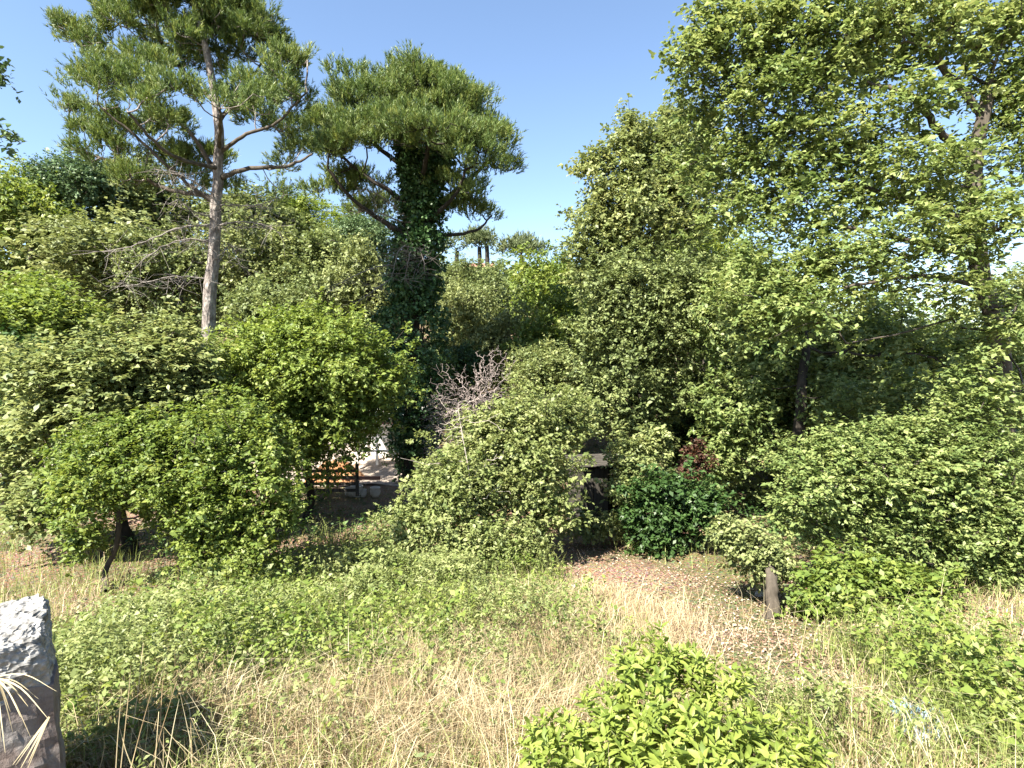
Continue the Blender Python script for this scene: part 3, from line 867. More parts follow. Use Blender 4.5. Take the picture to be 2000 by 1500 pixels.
# second stem of the fork
b = pb(11.5, (1420, 90, 75, 65, .6), (1360, 110, 40, 30, .4), (1500, 60, 110, 75, .4), (1420, 210, 85, 55, .8), (1540, 180, 110, 70, .2), (1640, 70, 110, 80, 0),
       (1400, 330, 90, 55, 1.4), (1510, 300, 100, 60, .6), (1620, 260, 90, 55, 0), (1760, 40, 110, 60, 0), (1880, 60, 90, 80, .3), (1980, 90, 60, 120, .2),
       (1780, 200, 80, 45, -.6), (1450, 420, 100, 60, 1.0), (1600, 420, 95, 50, 0), (1800, 330, 90, 45, -.8), (1960, 300, 60, 90, .4),
       (1520, 530, 105, 60, 0), (1660, 520, 110, 60, -.6), (1800, 470, 100, 55, -1.0), (1930, 450, 80, 60, -1.0), (1560, 620, 80, 55, -.8), (1740, 390, 80, 40, 0),
       (1700, 130, 80, 50, 1.2), (1850, 560, 80, 40, -1.0), (1480, 600, 90, 60, -.2), (1600, 340, 90, 50, .4), (1720, 300, 70, 45, .3), (1850, 400, 70, 40, .3), (1980, 200, 60, 60, .3), (1560, 110, 90, 60, .6), (1960, 640, 60, 60, -.9), (1900, 740, 60, 60, -.8), (1980, 800, 50, 60, -.6), (1335, 115, 30, 22, .5), (1395, 20, 40, 35, .5), (1350, 150, 22, 16, .6))
Yo = 11.8
base = gpt(W(1960, 900, Yo)[0], Yo)
OAKT = tree('big_oak', 'huge overhanging oak filling the upper right corner, sky showing through it', 'oak tree', base,
     [base, W(1955, 700, Yo), W(1915, 540, Yo), W(1900, 420, Yo), W(1905, 300, Yo), W(1930, 180, Yo)], (.2, .11), b, OAK, BARK, 204, dens=7.0,
     ns=5, nl=7, sl=.22, L=.085, wr=.5, up=.2, flat=.8, spread=.13, under=.6, tipr=.008)
root_o = OAKT[0]
sp = [([W(1905, 330, Yo), W(1830, 250, Yo - .4), W(1780, 190, Yo - .6), W(1690, 160, Yo - .4)], .09, .03),
      ([W(1910, 440, Yo), W(1800, 400, Yo - .3), W(1650, 355, Yo - .2), W(1520, 340, Yo + .3)], .08, .025),
      ([W(1908, 500, Yo), W(1780, 470, Yo - .8), W(1640, 440, Yo - .7)], .08, .03),
      ([W(1925, 560, Yo), W(1800, 540, Yo - 1.2), W(1650, 560, Yo - 1.5)], .07, .025),
      ([W(1920, 230, Yo), W(1850, 140, Yo), W(1780, 60, Yo), W(1700, 0, Yo)], .08, .03)]
limbs(root_o, np.array(root_o.location), sp, BARK, 'limb', 7, 9)

b = pb(10, (1760, 870, 90, 50, .6), (1680, 900, 80, 50, .5), (1930, 1080, 70, 60, -.2), (1700, 960, 120, 75, 0), (1830, 940, 110, 80, 0), (1940, 920, 80, 80, 0), (1600, 960, 80, 60, -.2), (1660, 1050, 90, 60, 0), (1800, 1050, 110, 60, 0),
       (1930, 1040, 90, 70, -.2), (1600, 900, 70, 50, .2), (1950, 1140, 50, 50, -.4), (1970, 1210, 40, 40, -.4), (1560, 1000, 50, 40, -.2), (1840, 860, 80, 45, .4), (1880, 810, 60, 40, .5), (1640, 850, 30, 30, .4),
       (1560, 900, 60, 40, .4), (1880, 1120, 70, 40, -.2), (1980, 1000, 50, 60, -.3))
base = gpt(W(1990, 1100, 9.6)[0], 9.6)
tree('low_oak', 'sunlit low oak sweeping down at the right edge with small pale leaves', 'oak tree', base,
     [base, W(1985, 1130, 9.7), W(1975, 1040, 9.9), W(1900, 950, 10), W(1800, 900, 10)], (.13, .05), b, OAK, BARK, 205, dens=13,
     ns=5, nl=7, sl=.17, L=.062, wr=.45, up=.1, flat=.9, spread=.1)
b = pb(12.6, (1310, 970, 75, 45, 0), (1270, 1020, 55, 50, -.1), (1340, 1020, 60, 45, -.2), (1290, 1060, 50, 30, -.2), (1380, 985, 40, 25, .1))
base, c = autobase(b)
tree('dark_bush', 'dark glossy green round bush at the head of the path', 'shrub', base,
     [base, base + [0, 0, .4], c, c + [0, 0, .3]], (.05, .03), b, DARK, DBARK, 206, dens=17,
     ns=5, nl=7, sl=.16, L=.08, wr=.55, spread=.08)
b = pb(13.6, (1240, 900, 45, 45, 0), (1225, 960, 30, 50, -.2), (1280, 880, 40, 35, .2), (1190, 1030, 40, 20, -.4), (1130, 1030, 40, 20, -.3))
base, c = autobase(b)
tree('pale_bush', 'pale yellowish bush between the old shed and the dark round bush', 'shrub', base,
     [base, base + [0, 0, .5], c, c + [0, 0, .5]], (.05, .03), b, PALE, DBARK, 207, dens=15,
     ns=5, nl=7, sl=.18, L=.085, wr=.4, spread=.09)
b = pb(9.3, (1440, 1050, 50, 28, 0), (1490, 1090, 45, 30, 0), (1450, 1090, 35, 25, .1), (1520, 1120, 30, 22, -.1), (1410, 1040, 22, 15, 0), (1500, 1115, 40, 28, -.25), (1465, 1070, 45, 26, -.2))
base = GH(1508, 1205); Ys = base[1]
tree('stump_tree', 'small pale-leaved tree leaning left on a thick grey trunk beside the path', 'tree', base,
     [base, W(1507, 1165, Ys), W(1504, 1125, Ys + .15), W(1500, 1085, Ys + .45)], (.11, .07), b, STRAWOAK, BARK, 208, dens=22,
     ns=5, nl=7, sl=.13, L=.055, wr=.45, spread=.07)
b = pb(8.6, (1620, 1160, 70, 50, 0), (1700, 1130, 75, 45, .2), (1780, 1180, 80, 55, 0), (1640, 1210, 60, 45, -.2), (1740, 1240, 75, 50, -.2), (1820, 1240, 60, 45, 0), (1580, 1180, 42, 45, 0), (1690, 1270, 60, 35, -.4))
base, c = autobase(b)
tree('laurel_shrub', 'fresh green laurel shrub low beside the thick grey trunk on the right', 'shrub', base,
     [base, base + [0, 0, .4], c, c + [0, 0, .3]], (.05, .02), b, GREEN, STEM, 209, dens=20,
     ns=5, nl=6, sl=.15, L=.075, wr=.45, spread=.08)
b = pb(13.8, (1358, 900, 22, 34, 0), (1350, 925, 20, 18, 0))
base, c = autobase(b)
tree('withered_shrub', 'withered rust brown shrub in the shade above the dark round bush', 'shrub', base,
     [base, base + [0, 0, .5], c, c + [0, 0, .3]], (.03, .02), b, RUSTY, DBARK, 210, dens=18,
     ns=4, nl=6, sl=.15, L=.08, wr=.5, up=-.3, spread=.08)

# tree out of frame on the left whose boughs reach in
def left_boughs():
    Y = 6.0
    b = pb(Y, (0, 140, 20, 20, 0), (18, 158, 12, 7, 0), (-40, 140, 30, 25, 0), (2, 272, 22, 12, 0), (32, 285, 14, 5, 0), (-40, 260, 30, 15, 0), (-150, 200, 70, 80, 0))
    base = gpt(W(-230, 800, Y)[0], Y)
    tree('overhanging_tree', 'dark leafy boughs reaching in over the left edge against the sky', 'tree', base,
         [base, W(-220, 600, Y), W(-200, 350, Y), W(-150, 200, Y)], (.16, .06), b, BLUE, DBARK, 211, dens=30, lump=.3,
         ns=4, nl=6, sl=.10, L=.055, wr=.6, spread=.05, tipr=.004)
left_boughs()

# ------------------------------------------------------------------ boxes and built things
def rbox(sx, sy, sz, n_=(1, 1, 1), rng=None, amp=0.0, taper=0.0):
    """subdivided box, origin at bottom centre, roughened"""
    import bmesh
    bm = bmesh.new()
    bmesh.ops.create_cube(bm, size=1)
    cuts = max(n_)
    if cuts > 1:
        bmesh.ops.subdivide_edges(bm, edges=bm.edges[:], cuts=cuts - 1, use_grid_fill=True)
    for v in bm.verts:
        v.co.x *= sx * (1 - taper * (v.co.z + .5)); v.co.y *= sy * (1 - taper * (v.co.z + .5)); v.co.z = (v.co.z + .5) * sz
    if rng is not None and amp > 0:
        for v in bm.verts:
            c = v.co
            f = amp * (math.sin(c.x * 7 + c.z * 5) * .5 + rng.normal() * .5)
            d = Vector((c.x, c.y, c.z - sz / 2)).normalized()
            v.co += d * f
    me = bpy.data.meshes.new('b'); bm.to_mesh(me); bm.free()
    return me

STONE = rough_mat('weathered_stone', [(.05, .046, .042), (.17, .165, .155), (.26, .255, .245), (.36, .35, .335)], 16, .95, 1.0, kind='vor', bdist=.03, pos=[.3, .42, .55, .7], detail=12)
RENDER = rough_mat('grey_render', [(.07, .05, .042), (.13, .105, .095), (.17, .15, .14), (.22, .205, .195)], 7, .95, .9, bdist=.03)
CONC = rough_mat('pale_coping', [(.22, .21, .195), (.34, .32, .30), (.42, .40, .37)], 5, .9, .4)
PLANK = rough_mat('old_plank', [(.02, .018, .015), (.05, .045, .038), (.09, .08, .07)], 6, .9, .5, (1, 1, .15))
WHITEP = rough_mat('white_paint', [(.55, .53, .49), (.72, .70, .66), (.8, .78, .75)], 5, .8, .2)
ORANGE = rough_mat('orange_soil', [(.20, .085, .035), (.30, .15, .07), (.38, .23, .13)], 4, .9, .6)
RUST = rough_mat('rusty_metal', [(.05, .03, .022), (.12, .06, .04), (.2, .10, .06)], 8, .8, .3)
ROOFT = rough_mat('red_tile', [(.20, .08, .06), (.26, .12, .09), (.32, .17, .13)], 5, .9, .3)
TARP = rough_mat('blue_plastic', [(.06, .11, .15), (.13, .20, .25), (.35, .42, .46)], 7, .35, .3, pos=[.35, .5, .7])
POT = rough_mat('pale_pot', [(.4, .35, .3), (.6, .55, .5)], 6, .8, .2)

def place(me, name, mat, parent, loc, rot=(0, 0, 0)):
    me.name = name
    if len(me.materials) == 0: me.materials.append(mat)
    o = bpy.data.objects.new(name, me); COL.objects.link(o); o.parent = parent
    o.location = loc; o.rotation_euler = rot
    return o

# ruined stone pier at the lower left
def fbm_block(nx_, ny_, nz_, sx, sy, sz, seed, amp, top_amp, freq):
    """box of stone with broken faces, origin at bottom centre"""
    import bmesh
    from mathutils import noise
    bm = bmesh.new()
    bmesh.ops.create_cube(bm, size=1)
    bmesh.ops.subdivide_edges(bm, edges=bm.edges[:], cuts=nx_, use_grid_fill=True)
    off = Vector((seed * 7.3, seed * 3.1, seed))
    for v in bm.verts:
        # rounded corners
        c = v.co * 2
        k = max(abs(c.x), abs(c.y), abs(c.z))
        r = c.length
        q = c * (1 - .13 * max(0, r / k - 1))
        p_ = Vector((q.x * sx / 2, q.y * sy / 2, (q.z + 1) / 2 * sz))
        nn_ = noise.fractal(p_ * freq + off, .7, 2.1, 5)
        n2_ = noise.fractal(p_ * freq * 3.7 + off, .9, 2.1, 3)
        a = amp + (top_amp - amp) * smooth(.72 * sz, .98 * sz, p_.z)
        d = Vector((q.x, q.y, q.z * .8)).normalized()
        v.co = p_ + d * float(a) * (nn_ + .35 * n2_)
    me = bpy.data.meshes.new('b'); bm.to_mesh(me); bm.free()
    return me
def stone_pier():
    q = W(90, 1300, 3.0)
    ro = thing('stone_pier', 'broken rough stone and mortar pier at the lower left corner', 'stone wall', (q[0] - .74, 3.28, .87))
    ro.rotation_euler = (0, 0, math.radians(40))
    place(fbm_block(36, 0, 0, .92, .80, 1.90, 1, .028, .03, 2.6), 'mortared_body', RENDER, ro, (0, 0, 0))
    place(fbm_block(40, 0, 0, .90, .78, .36, 2, .030, .042, 4.0), 'stone_cap', STONE, ro, (0, 0, 1.74), (.05, -.12, 0))
stone_pier()
def coping():
    A = W(0, 1464, 2.0); B = W(115, 1502, 1.9)
    m_ = (A + B) / 2
    ro = thing('terrace_coping', 'pale sunlit coping slab at the very bottom left corner', 'coping', (m_[0] - .128 + .04, m_[1] - .154 - .14, A[2] - .12))
    ro.rotation_euler = (0, 0, math.radians(-40))
    place(fbm_block(24, 0, 0, 1.1, .40, .07, 3, .006, .006, 9), 'slab', CONC, ro, (0, 0, 0))
    place(fbm_block(10, 0, 0, 1.0, .30, 1.3, 4, .01, .01, 4), 'plinth', RENDER, ro, (0, 0, -1.3))
coping()

# straw blades drooping over the pier
def strip(pts, w, rng, nrm=None):
    pts = np.asarray(pts); n_ = len(pts)
    d = unit(np.gradient(pts, axis=0))
    s = unit(np.cross(d, np.array([0.2, -.9, .4])))
    ww = w * (1 - np.linspace(0, 1, n_) ** 2 * .85)
    V = np.concatenate([pts - s * ww[:, None] / 2, pts + s * ww[:, None] / 2])
    i = np.arange(n_ - 1)
    F = np.stack([i, i + 1, i + 1 + n_, i + n_], 1)
    return V, F
def dry_tuft(label, root_px, ends, Y, w, seed, sag=.08):
    rng = R(seed)
    p0 = W(*root_px, Y)
    ro = thing('dry_grass_tuft', label, 'dry grass', p0)
    for e in ends:
        p1 = W(e[0], e[1], Y + (e[2] if len(e) > 2 else 0) + rng.normal() * .05)
        m_ = (p0 + p1) / 2 + np.array([0, 0, sag * np.linalg.norm(p1 - p0)])
        pts = curve_pts([p0, m_, p1], 9)
        V, F = strip(pts, w * rng.uniform(.7, 1.2), rng)
        link('blade', mesh_np('blade', local(V, p0), F, np.full(len(F), rng.uniform(.55, .95))), STRAW, ro)
dry_tuft('fan of long straw blades drooping in front of the stone pier', (-12, 1322), [(95, 1405), (75, 1365), (60, 1440), (25, 1430), (10, 1470), (40, 1400), (110, 1350), (20, 1390), (2, 1450), (55, 1380)], 2.2, .006, 5, .14)
dry_tuft('bent straw stalks leaning over the pale coping', (96, 1400), [(20, 1500), (35, 1510), (48, 1515), (30, 1495), (55, 1490)], 2.1, .0065, 6, .0)
def reeds():
    rng = R(77)
    c = GH(255, 1490)
    ro = thing('reed_clump', 'snapped dry reed stalks rising at the left end of the dry grass', 'dry reeds', c)
    for e in [(280, 1255), (322, 1300), (300, 1335), (350, 1365), (238, 1345), (372, 1400), (335, 1440), (255, 1300), (290, 1360), (310, 1390), (225, 1390), (345, 1330), (390, 1440), (270, 1400), (320, 1420), (200, 1430)]:
        Y = rng.uniform(3.3, 3.9)
        r0 = gpt(*(W(e[0] + rng.normal() * 45 - 20, 1500, Y)[:2]))
        p1 = W(e[0], e[1], Y + rng.normal() * .1)
        mid = r0 + (p1 - r0) * rng.uniform(.5, .8) + rng.normal(size=3) * .02
        end = p1
        if rng.random() < .45:      # snapped tip
            end2 = p1 + np.array([rng.uniform(-.25, .3), 0, -rng.uniform(.08, .3)])
            pts = np.vstack([curve_pts([r0, mid, end], 7), curve_pts([end, end2], 3)[1:]])
        else:
            pts = curve_pts([r0, mid, end], 8)
        V, F = strip(pts, .0055, rng)
        link('stalk', mesh_np('stalk', local(V, c), F, np.full(len(F), rng.uniform(.3, .8))), STRAW, ro)
reeds()

# old shed behind the centre shrub
def shed():
    rng = R(83); Y = 15.2
    p0 = W(1168, 1000, Y); base = gpt(p0[0], Y)
    ro = thing('garden_shed', 'old dark timber shed with a ragged flat roof in the shade', 'shed', base)
    ro.rotation_euler = (0, 0, math.radians(12))
    w, d, h = 1.25, 1.1, 1.65
    k = 9
    for i_ in range(k):
        if i_ in (5, 6, 7): continue
        hh = h - rng.uniform(0, .06)
        place(rbox(w / k - .012, .025, hh), 'plank', PLANK, ro, (-w / 2 + (i_ + .5) * w / k, -d / 2, 0), (0, rng.normal() * .012, 0))
    for i_ in range(8):
        for sx in (-1, 1):
            place(rbox(.025, d / 8 - .012, h), 'plank', PLANK, ro, (sx * w / 2, -d / 2 + (i_ + .5) * d / 8, 0))
    for i_ in range(8):
        place(rbox(w / 8 - .01, .025, h), 'plank', PLANK, ro, (-w / 2 + (i_ + .5) * w / 8, d / 2, 0))
    for sx in (-1, 1):
        for sy in (-1, 1):
            place(rbox(.07, .07, h + .05), 'post', PLANK, ro, (sx * (w / 2 + .02), sy * (d / 2 + .02), 0))
    for i_ in range(7):
        place(rbox(w + .3, .19, .022), 'roof_board', PLANK, ro, (rng.normal() * .03, -d / 2 - .1 + i_ * .2, h + .06 + i_ * .012), (rng.normal() * .03, rng.normal() * .02, rng.normal() * .02))
    place(rbox(.05, .05, .4), 'strip', WHITEP, ro, (-w / 2 - .13, -d / 2 - .15, .35), (0, .1, 0))
shed()

# yard behind: white frame, posts, wall, mound, gate
def yard():
    rng = R(84); Y = 23.6
    c = W(768, 900, Y); base = gpt(c[0], Y)
    ro = thing('lean_to', 'white-painted open lean-to with posts and rails behind the ivy-clad trunk', 'lean-to', base)
    H = 2.0
    for x in (-1.35, -.55, .35, 1.3):
        place(rbox(.10, .10, H), 'post', WHITEP, ro, (x, -.5, 0), (0, rng.normal() * .02, 0))
    for x in (-1.35, 1.3):
        place(rbox(.10, .10, H + .3), 'post', WHITEP, ro, (x, .9, 0))
    for z in (.55, 1.1, 1.9):
        place(rbox(2.75, .05, .09), 'rail', WHITEP, ro, (0, -.58, z), (0, rng.normal() * .01, 0))
    for i_ in range(10):
        place(rbox(.27, 1.75, .03), 'roof_panel', WHITEP, ro, (-1.3 + i_ * .285, .2, H + .12 + rng.normal() * .004), (.16, 0, 0))
    for i_ in range(12):
        place(rbox(.22, .04, 1.5), 'board', WHITEP, ro, (-1.3 + i_ * .235, 1.0, 0))
    # rendered garden wall
    c2 = W(640, 930, 25.3); b2 = gpt(c2[0] - 2.5, 25.3)
    w2 = thing('garden_wall', 'sunlit cream rendered wall of the yard seen through gaps in the left shrubs', 'wall', b2)
    place(rbox(15, .25, 1.5, (6, 6, 6), rng, .01), 'wall_body', rough_mat('cream_render', [(.5, .42, .35), (.66, .58, .5), (.75, .68, .6)], 2, .9, .2), w2, (0, 0, -.2))
    for i_ in range(15):
        place(rbox(.98, .34, .07), 'cap_tile', ROOFT, w2, (-7 + i_ * 1.0, 0, 1.305 + rng.normal() * .004))
    # orange mound of earth
    c3 = W(655, 940, 21.3)
    b3 = gpt(c3[0], 21.3)
    m3 = rbox(2.2, 1.2, .75, (12, 12, 12), rng, .05, .65)
    o3 = bpy.data.objects.new('earth_mound', m3); COL.objects.link(o3); o3.location = b3; m3.materials.append(ORANGE)
    tag(o3, 'small orange mound of earth glimpsed behind the dark hollow', 'earth mound')
    # long reddish beam
    o4 = bpy.data.objects.new('beam', rbox(1.9, .12, .12)); COL.objects.link(o4); o4.data.materials.append(ROOFT)
    q = W(690, 952, 20.2); o4.location = (q[0], 20.2, float(gz(q[0], 20.2)) + .25); o4.rotation_euler = (0, .02, .1)
    tag(o4, 'reddish timber beam lying in front of the orange mound', 'beam')
    # gate / fence in the shade
    Yg_ = 18.2
    c5 = W(640, 1010, Yg_); b5 = gpt(c5[0], Yg_)
    g5 = thing('timber_gate', 'dark timber gate with diagonal brace in the shade of the lime shrub', 'gate', b5)
    for z in (.15, .36, .57, .78):
        place(rbox(1.9, .03, .10), 'rail', PLANK, g5, (0, 0, z))
    for x in (-.95, 0, .95):
        place(rbox(.09, .09, 1.05), 'post', PLANK, g5, (x, .065, 0))
    place(rbox(1.15, .03, .07), 'brace', PLANK, g5, (-.45, -.035, .45), (0, -.55, 0))
    # pots in a row
    for i_, (px, py) in enumerate([(684, 978), (697, 968), (708, 975), (733, 972)]):
        q = W(px, py, 18.8); bb = gpt(q[0], 18.8)
        pr = thing('flower_pot', ['leftmost pale round pot in the row beside the dark gate', 'tallest pale pot, second in the row beside the dark gate',
                   'squat pale pot, third in the row beside the dark gate', 'lone pale pot standing apart at the right end of the row'][i_], 'pot', bb, 'pale pots by the gate')
        prof = [(.10, 0), (.15, .08), (.17, .18), (.15, .26), (.165, .28), (.165, .31), (.14, .31), (.13, .22)]
        s = [1, 1.25, .85, 1.05][i_]; kk = 14
        V = np.array([[r * math.cos(a * 6.2832 / kk) * s, r * math.sin(a * 6.2832 / kk) * s, z * s] for r, z in prof for a in range(kk)])
        F = np.array([[r * kk + a, r * kk + (a + 1) % kk, (r + 1) * kk + (a + 1) % kk, (r + 1) * kk + a] for r in range(len(prof) - 1) for a in range(kk)])
        link('body', mesh_np('body', V, F), POT, pr)
    # wire fence along the left
    c6 = gpt(-10.5, 17.6)
    f6 = thing('wire_fence', 'rusty wire fence with thin posts behind the small thin-stemmed tree', 'fence', c6)
    for i_ in range(7):
        place(rbox(.05, .05, 1.1), 'post', RUST, f6, (-3.3 + i_ * 1.1, 0, 0), (rng.normal() * .03, rng.normal() * .04, 0))
    for z in (.3, .6, .9):
        place(rbox(6.7, .012, .012), 'wire', RUST, f6, (0, -.035, z))
yard()

# small house with a red roof on the far hill
def house():
    q = W(935, 532, 82); base = np.array([q[0], 82, float(gz(q[0], 82))])
    ro = thing('hill_house', 'tiny pink house with red roof below the distant twin pines', 'house', base)
    zt = W(935, 527, 82)[2] - base[2]
    HW = rough_mat('pink_wall', [(.5, .33, .28), (.6, .42, .36)], 1, .9, .05)
    place(rbox(4.2, 4, max(zt, 1.5)), 'wall', HW, ro, (0, 0, 0))
    import bmesh
    bm = bmesh.new()
    vs_ = [bm.verts.new(v) for v in [(-2.4, -2.3, 0), (2.4, -2.3, 0), (2.4, 2.3, 0), (-2.4, 2.3, 0), (-2.4, 0, .9), (2.4, 0, .9)]]
    for f in [(0, 1, 5, 4), (2, 3, 4, 5), (0, 4, 3), (1, 2, 5), (3, 2, 1, 0)]: bm.faces.new([vs_[i_] for i_ in f])
    me = bpy.data.meshes.new('roof'); bm.to_mesh(me); bm.free()
    place(me, 'roof', ROOFT, ro, (0, 0, max(zt, 1.5)))
    for x in (-1.1, 1.1):
        w_ = place(rbox(.8, .06, 1.1), 'window', DBARK, ro, (x, -2.02, max(zt, 1.5) - 1.6))
house()

# crumpled blue plastic, white stones
def tarp():
    rng = R(85)
    c = GH(1800, 1440); n_ = 18
    a = np.linspace(-1, 1, n_); XX, YY = np.meshgrid(a, a)
    ZZ = .09 + .05 * np.sin(XX * 7 + YY * 3) + .04 * np.sin(YY * 9 - XX * 2) + rng.normal(size=XX.shape) * .012
    ZZ *= 1 - .5 * np.maximum(np.abs(XX), np.abs(YY)) ** 4
    xx = XX * .21 + YY * .05; yy = YY * .26
    V = np.stack([xx, yy, ZZ + .10], -1).reshape(-1, 3)
    i = (np.arange(n_ - 1)[:, None] * n_ + np.arange(n_ - 1)[None]).ravel()
    me = mesh_np('plastic_sheet', V, np.stack([i, i + 1, i + n_ + 1, i + n_], 1))
    o = link('plastic_sheet', me, TARP, None, c)
    md = o.modifiers.new('s', 'SOLIDIFY'); md.thickness = .004
    tag(o, 'crumpled blue-grey plastic sheet lying in the grass at the lower right', 'plastic sheet')
tarp()
def rock(label, px, py, s, seed, mat=CONC, up=0):
    rng = R(seed); import bmesh
    bm = bmesh.new(); bmesh.ops.create_icosphere(bm, subdivisions=2, radius=1)
    for v in bm.verts:
        v.co = Vector((v.co.x * s, v.co.y * s * .8, v.co.z * s * .6)) * (1 + rng.normal() * .1)
    me = bpy.data.meshes.new('stone'); bm.to_mesh(me); bm.free(); me.materials.append(mat)
    c = GH(px, py)
    o = bpy.data.objects.new('stone', me); COL.objects.link(o); o.location = c + np.array([0, 0, s * .3 + up])
    tag(o, label, 'stone', 'loose white stones')
rock('white rounded stone standing in the pale grass of the path', 1118, 1160, .075, 1, up=.1)
rock('white angular stone at the foot of the thick grey trunk', 1484, 1168, .09, 2, up=.04)

# ------------------------------------------------------------------ ground cover
def world_zone(blobs):
    """blobs in picture px -> gaussians on the ground"""
    out_ = []
    for px, py, rx, ry, w in blobs:
        c = GH(px, py); e = GH(px + rx, py); f = GH(px, py - ry)
        out_.append((c[0], c[1], abs(e[0] - c[0]), abs(f[1] - c[1]), w))
    def fn(x, y):
        s = np.zeros_like(x)
        for cx, cy, sx, sy, w in out_:
            s = s + w * np.exp(-(((x - cx) / sx) ** 2 + ((y - cy) / sy) ** 2))
        return s
    return fn
z_weed = world_zone([(620, 1230, 280, 80, 1.2), (850, 1160, 200, 60, 1.3), (300, 1330, 220, 80, 1.0), (1000, 1130, 90, 40, .6), (250, 1420, 160, 80, .7),
                     (1900, 1420, 150, 90, 1.2), (1600, 1300, 100, 30, .35), (1550, 1440, 120, 40, .6), (450, 1260, 160, 60, .9), (660, 1060, 60, 30, 1.0), (1250, 1080, 60, 15, .5), (950, 1230, 260, 60, .6), (150, 1350, 120, 80, .8), (700, 1350, 300, 60, .35), (620, 1190, 160, 40, .6), (1800, 1290, 200, 30, .8)])
z_dry = world_zone([(950, 1330, 240, 70, 1.2), (850, 1440, 320, 60, 1.4), (1150, 1200, 150, 50, 1.2), (350, 1440, 160, 60, .9), (1650, 1400, 90, 40, .7),
                    (1250, 1200, 100, 50, 1.0), (150, 1230, 130, 30, .5)])
z_path = world_zone([(1180, 1100, 90, 30, 1.5), (1300, 1200, 130, 45, 1.2), (1400, 1170, 140, 35, 1.3), (1640, 1340, 130, 30, 1.3), (1480, 1270, 130, 40, 1.2), (1780, 1420, 80, 30, .9), (1100, 1150, 60, 20, .6), (200, 1200, 120, 20, .5)])

def scatter(rng, n_, y0=2.6, y1=13.5, pw=1.3):
    """points on the ground, denser near the camera"""
    u = rng.random(n_)
    a, b_ = y0 ** (1 - pw), y1 ** (1 - pw)
    y = (a + (b_ - a) * u) ** (1 / (1 - pw))
    x = rng.uniform(-1, 1, n_) * (y * .98 + .8)
    return x, y

def clear(x, y):
    """keep the pier and the coping free"""
    return ~((x < -1.0) & (y < 2.3)) & ~(((x + 2.98) ** 2 + (y - 3.12) ** 2) < .75 ** 2)

def grass_mesh(x, y, h, w, lean, rng, clump=.0):
    n_ = len(x)
    z = gz(x, y) - .01
    an = rng.random(n_) * 6.283
    ld = np.stack([np.cos(an), np.sin(an), np.zeros(n_)], 1)
    b_ = np.stack([x, y, z], 1)
    up = np.array([[0, 0, 1.]])
    ln = (lean * rng.random(n_) ** .8)[:, None]
    m1 = b_ + (up * .55 + ld * ln * .22) * h[:, None]
    t1 = b_ + (up * (1 - ln * .35) + ld * ln * .85) * h[:, None]
    s = rand_unit(rng, n_) * np.array([[1, 1, 0]]); s = unit(s) * (w[:, None] * .5)
    V = np.stack([b_ - s, b_ + s, m1 - s * .8, m1 + s * .8, t1], 1).reshape(-1, 3)
    f = np.array([[0, 1, 3], [0, 3, 2], [2, 3, 4]])
    F = (f[None] + (np.arange(n_) * 5)[:, None, None]).reshape(-1, 3)
    t = np.clip(.5 + rng.normal(size=n_) * .22, 0, 1)
    return V, F, np.repeat(t, 3)

def stuffobj(name, V, F, t, mat, label, cat):
    o = link(name, mesh_np(name, V, F, t), mat)
    o['kind'] = 'stuff'; o['label'] = label; o['category'] = cat
    TRIS[0] += len(F) * (F.shape[1] - 2)
    print(name, 'tris', len(F) * (F.shape[1] - 2))
    return o

rng = R(301)
x, y = scatter(rng, 250000)
k = (rng.random(len(x)) < np.clip(z_dry(x, y) * 1.0 + .10 - .09 * smooth(8, 10.5, y) - .45 * z_path(x, y).clip(0, 1), 0, 1)) & clear(x, y)
x, y = x[k], y[k]
h = .28 + .40 * rng.random(len(x)) ** 1.5 * (.5 + z_dry(x, y).clip(0, 1) * .8)
h *= 1 - .55 * np.clip(z_path(x, y), 0, 1)
V, F, t = grass_mesh(x, y, h, .0035 + .0007 * y, 1.3, rng)
stuffobj('dry_grass', V, F, t, STRAW, 'pale straw-coloured dry grass across the middle of the foreground', 'dry grass')

x, y = scatter(rng, 150000)
k = (rng.random(len(x)) < np.clip(z_weed(x, y) * .7 + .12 - z_path(x, y) * .3, 0, 1)) & clear(x, y)
x, y = x[k], y[k]
h = .2 + .5 * rng.random(len(x)) ** 1.5
V, F, t = grass_mesh(x, y, h, .0035 + .0007 * y, 1.0, rng)
stuffobj('green_grass', V, F, t, GRASS, 'thin green grass mixed among the weeds', 'grass')

# long arching dry stalks
n_ = 14000
x, y = scatter(rng, n_, 2.6, 9, 1.8)
k = (rng.random(n_) < np.clip(z_dry(x, y) + .15, 0, 1)) & clear(x, y)
x, y = x[k], y[k]
h = rng.uniform(.45, 1.0, len(x))
V, F, t = grass_mesh(x, y, h, np.full(len(x), .005), 1.7, rng)
stuffobj('long_stalks', V, F, np.clip(t + .25, 0, 1), STRAW, 'long bleached grass stalks arching over the lower grass', 'dry grass')

